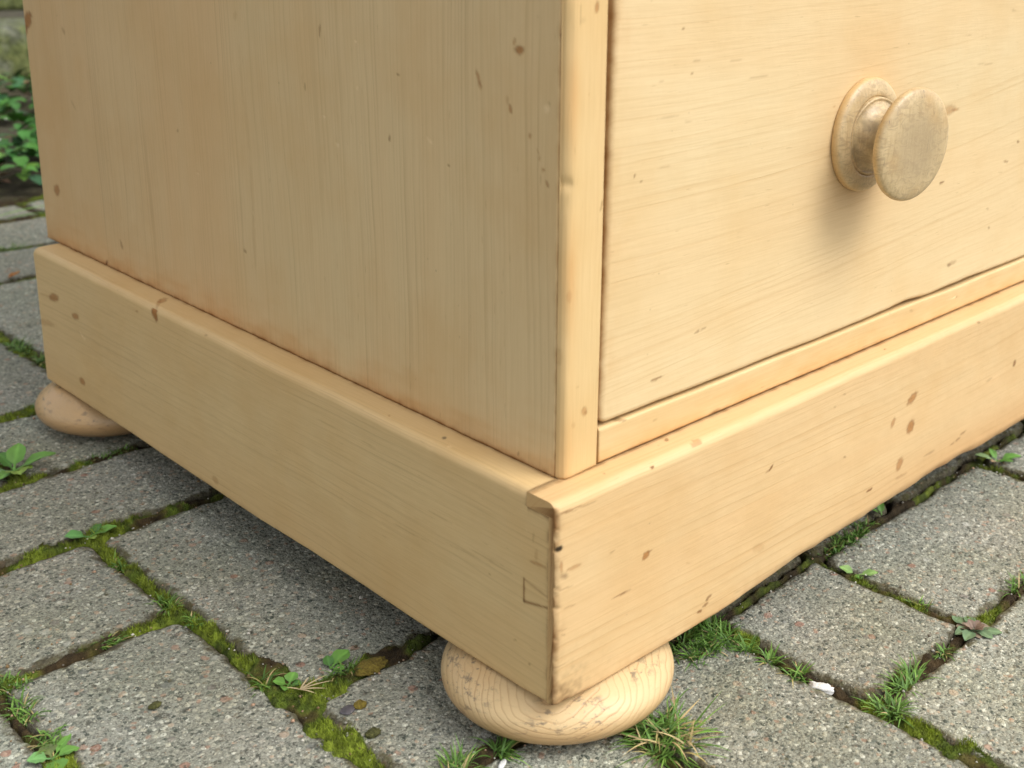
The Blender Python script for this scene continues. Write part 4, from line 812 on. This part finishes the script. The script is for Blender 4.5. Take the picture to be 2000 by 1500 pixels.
# dry straw, scraps, stones
V,Fq,Cc=blades([(0,0,.003,a,l,.0005,.3,.25,(.55,.44,.26)) for a,l in ((-.5,.014),(-.9,.012),(-.1,.013),(2.3,.006),(-1.3,.009),(.5,.008))])
mesh('dry_grass',V,Fq,m_leaf,loc=(-.044,.108,float(gz(-.044,.108)[0])),mark=Cc,label='dry straw coloured grass blades in the joint beside the small seedlings',cat='grass')
V,Fq,Cc=blades([(0,0,.004,.15,.075,.0022,.25,.12,(.20,.38,.07)),(.012,-.004,.002,.1,.05,.0016,.2,.05,(.16,.32,.06))],10)
mesh('fallen_grass',V,Fq,m_leaf,loc=(.160,.972,float(gz(.160,.972)[0])),mark=Cc,label='two wide bright grass blades lying along the far joint at the left edge',cat='grass')
def plain(name,c,rough=.8,bs=600,bd=.0008,c2=None):
    N=NT(name); co=N.n('TexCoord').outputs['Object']; n=N.noise(co,bs,4,.65)[0]
    N.link(N.ramp(n,[(.35,tuple(k*.7 for k in c)),(.65,c2 or c)]),N.b.inputs['Base Color']); N.b.inputs['Roughness'].default_value=rough
    N.link(N.bump(n,.7,bd),N.b.inputs['Normal']); return N.m
def rock(name,x,y,z,sx,sy,sz,mat,seed,amp=.25,rot=0,sub=3,parent=None,boxy=0.,fq=1.6,**k):
    bm=bmesh.new(); bmesh.ops.create_icosphere(bm,subdivisions=sub,radius=1)
    P=np.array([v.co[:] for v in bm.verts]); F_=np.array([[v.index for v in f_.verts] for f_ in bm.faces]); bm.free()
    if boxy:
        mx=np.abs(P).max(1,keepdims=True); P=P*(1-boxy)+P/mx*boxy
    P*= (1+amp*fbm(P[:,0]*fq,P[:,1]*fq,P[:,2]*fq+seed,seed,4))[:,None]
    P*=np.array((sx,sy,sz)); c,s=math.cos(rot),math.sin(rot); P=np.stack([P[:,0]*c-P[:,1]*s,P[:,0]*s+P[:,1]*c,P[:,2]],-1)
    return mesh(name,P,F_,mat,parent,loc=(x,y,z),smooth=k.pop('smooth',True),**k)
m_white=plain('bleached_scrap',(.80,.80,.78),.7,900,.0006,(.88,.87,.84)); m_slate=plain('dark_pebble',(.085,.078,.090),.6,300,.0005,(.115,.105,.115)); m_lump=plain('brown_moss',(.16,.11,.015),.95,900,.002,(.26,.20,.03))
m_lump2=plain('dark_moss',(.05,.055,.012),.95,900,.002,(.11,.11,.03))
z_=float(gz(.1185,-.0437)[0]); sc=rock('paper_scrap',.1185,-.0437,z_+.002,.0058,.0030,.0020,m_white,4,.55,rot=-1.2,label='crumpled white scrap lying in the moss joint right of the front foot',cat='scrap',fq=2.6)
rock('pebble',-.0362,.0850,.0001,.0034,.0030,.0008,m_slate,8,.25,rot=.4,label='flat dark grey pebble set in the paver left of the front foot',cat='pebble')
rock('moss_cushion',-.0308,.0842,.0003,.0028,.0026,.0012,m_lump,9,.35,fq=4,label='round golden brown moss cushion beside the dark pebble',cat='moss')
rock('moss_cushion',-.0378,.0655,.0003,.0034,.0026,.0014,m_lump2,10,.4,fq=4,label='dark moss cushion with a pale stem near the bottom edge',cat='moss')
rock('moss_cushion',-.0905,.143,.0000,.0028,.0020,.0008,m_lump2,12,.4,fq=4,label='small dark moss cushion alone in the middle of the lower left paver',cat='moss')
rock('moss_cushion',-.0120,.103,.0005,.0075,.0050,.0018,m_lump,13,.5,fq=3,label='spreading brown moss cushion on the paver edge near the front foot',cat='moss')
rock('stone_chip',-.0135,.0145,.0008,.0034,.0013,.0008,m_white,14,.35,rot=.5,smooth=False,sub=2,label='small pale stone chip at the bottom edge below the front foot',cat='stone')
m_dead=plain('dead_leaf',(.34,.13,.03),.7,200,.001,(.48,.22,.06))
V,Fq=leafgrid(.011,.007,el=.1,droop=-.6,cup=.6,seed=5,pet=.1); mesh('dead_leaf',V,Fq,m_dead,loc=(.094,.766,float(gz(.094,.766)[0])+.002),label='small curled orange brown dead leaf in a joint at the left edge',cat='leaf')

# ------------------------------------------------------------ weed bed and stone wall at the far edge of the paving
X,Y=np.meshgrid(np.linspace(-.95,1.9,150),np.linspace(1.034,1.80,60),indexing='ij')
Z=.004+.020*fbm(X*6,Y*6,0,301,3)-.010*np.clip(1-(Y-1.034)/.03,0,1)-.02*np.clip((Y-1.034)<.001,0,1)
mesh('flower_bed',np.stack([X,Y,Z],-1).reshape(-1,3),grid_faces(150,60),m_soil,kind='structure')
Vs=[];Fs=[];Cs=[];off=0
q=random.Random(77)
for i in range(1500):
    if i<950: x=q.uniform(.12,.85); y=q.uniform(1.0,1.62)
    else: x=q.uniform(-.9,1.8); y=q.uniform(1.04,1.78)
    if fbm(x*5,y*5,0,311,2)<-.12: continue
    z=.012+.02*float(fbm(x*6,y*6,0,301,3)); hh=q.uniform(.002,.03); az=q.uniform(0,6.28)
    col=q.choice([(.035,.12,.025),(.05,.16,.03),(.07,.21,.03),(.12,.25,.04),(.05,.15,.06)]); nl=q.choice([1,3,3,3])
    for k in range(nl):
        L=q.uniform(.012,.028); V,Fq=leafgrid(L,L*q.uniform(.5,.85),el=q.uniform(-.3,.9),droop=.6,seed=i+k,n=5,mm=4,pet=.12)
        a=az+k*2.09; ca,sa=math.cos(a),math.sin(a); P=np.stack([V[:,0]*ca-V[:,1]*sa+x,V[:,0]*sa+V[:,1]*ca+y,V[:,2]+z+hh],-1)
        c=np.array(col)*q.uniform(.75,1.25); addto(P,Fq,np.repeat(c[None],len(P),0))
mesh('ground_cover',np.concatenate(Vs),np.concatenate(Fs),m_leaf,mark=np.concatenate(Cs).clip(0,1),kind='stuff',label='dense green leafy weeds covering the strip between paving and stone wall',cat='weeds')
q=random.Random(8); Vs=[];Fs=[];Cs=[];off=0
for i in range(260):
    x=q.uniform(.1,.9); y=q.uniform(1.03,1.75); V,Fq=leafgrid(q.uniform(.008,.02),.008,el=q.uniform(-.1,.3),droop=.4,cup=.5,seed=i,n=3,mm=2,pet=0); a=q.uniform(0,6.28); ca,sa=math.cos(a),math.sin(a)
    P=np.stack([V[:,0]*ca-V[:,1]*sa+x,V[:,0]*sa+V[:,1]*ca+y,V[:,2]+.016+.02*float(fbm(x*6,y*6,0,301,3))],-1)
    c=q.choice([(.20,.10,.05),(.28,.16,.08),(.75,.75,.68),(.16,.09,.05),(.35,.24,.14)]); addto(P,Fq,np.repeat(np.array(c)[None],len(P),0))
mesh('leaf_litter',np.concatenate(Vs),np.concatenate(Fs),m_leaf,mark=np.concatenate(Cs).clip(0,1),kind='stuff',label='brown leaf litter and pale petals scattered among the weeds',cat='leaf litter')
def stonemat():
    N=NT('mossy_stone'); g=N.n('NewGeometry').outputs['Position']; a=N.noise(g,22,5,.65)[0]; b=N.noise(g,90,4,.65)[0]
    nz=N.n('SeparateXYZ',{0:N.n('NewGeometry').outputs['Normal']}).outputs[2]
    c=N.ramp(b,[(.3,(.06,.06,.045)),(.5,(.14,.145,.11)),(.72,(.26,.265,.21))])
    m_=N.ramp(N.math('ADD',a,N.math('MULTIPLY',nz,-.10)),[(.30,0.),(.48,.9)])
    c=N.mix(m_,c,N.ramp(b,[(.3,(.05,.06,.015)),(.55,(.11,.13,.03)),(.75,(.19,.20,.06))]))
    N.link(c,N.b.inputs['Base Color']); N.b.inputs['Roughness'].default_value=.95
    N.link(N.bump(N.math('ADD',a,N.math('MULTIPLY',b,.6)),.9,.012),N.b.inputs['Normal']); return N.m
m_stone=stonemat()
wall=empty('garden_wall',(.5,1.88,-.02),label='low rough stone wall greened with moss behind the weed bed',cat='wall')
q=random.Random(3)
def course(y,z0,z1,dep,lo,hi,x0=-1.28,x1=2.4,amp=.10):
    x=x0
    while x<x1:
        L=q.uniform(lo,hi)
        rock('stone',x+L/2-.5,y+dep/2-1.88+q.uniform(-.006,.006),(z0+z1)/2+.02,(L/2-.004),dep/2,(z1-z0)/2-.001,m_stone,q.randint(1,900),amp,sub=4,parent=wall,boxy=.93)
        x+=L
course(1.785,-.03,.004,.22,.30,.5); course(1.80,.012,.100,.16,.22,.40,amp=.13)
course(1.97,.100,.20,.16,.2,.4,amp=.16); course(2.0,.20,.30,.16,.2,.4,amp=.16); course(2.05,.30,.38,.16,.25,.45,amp=.16)
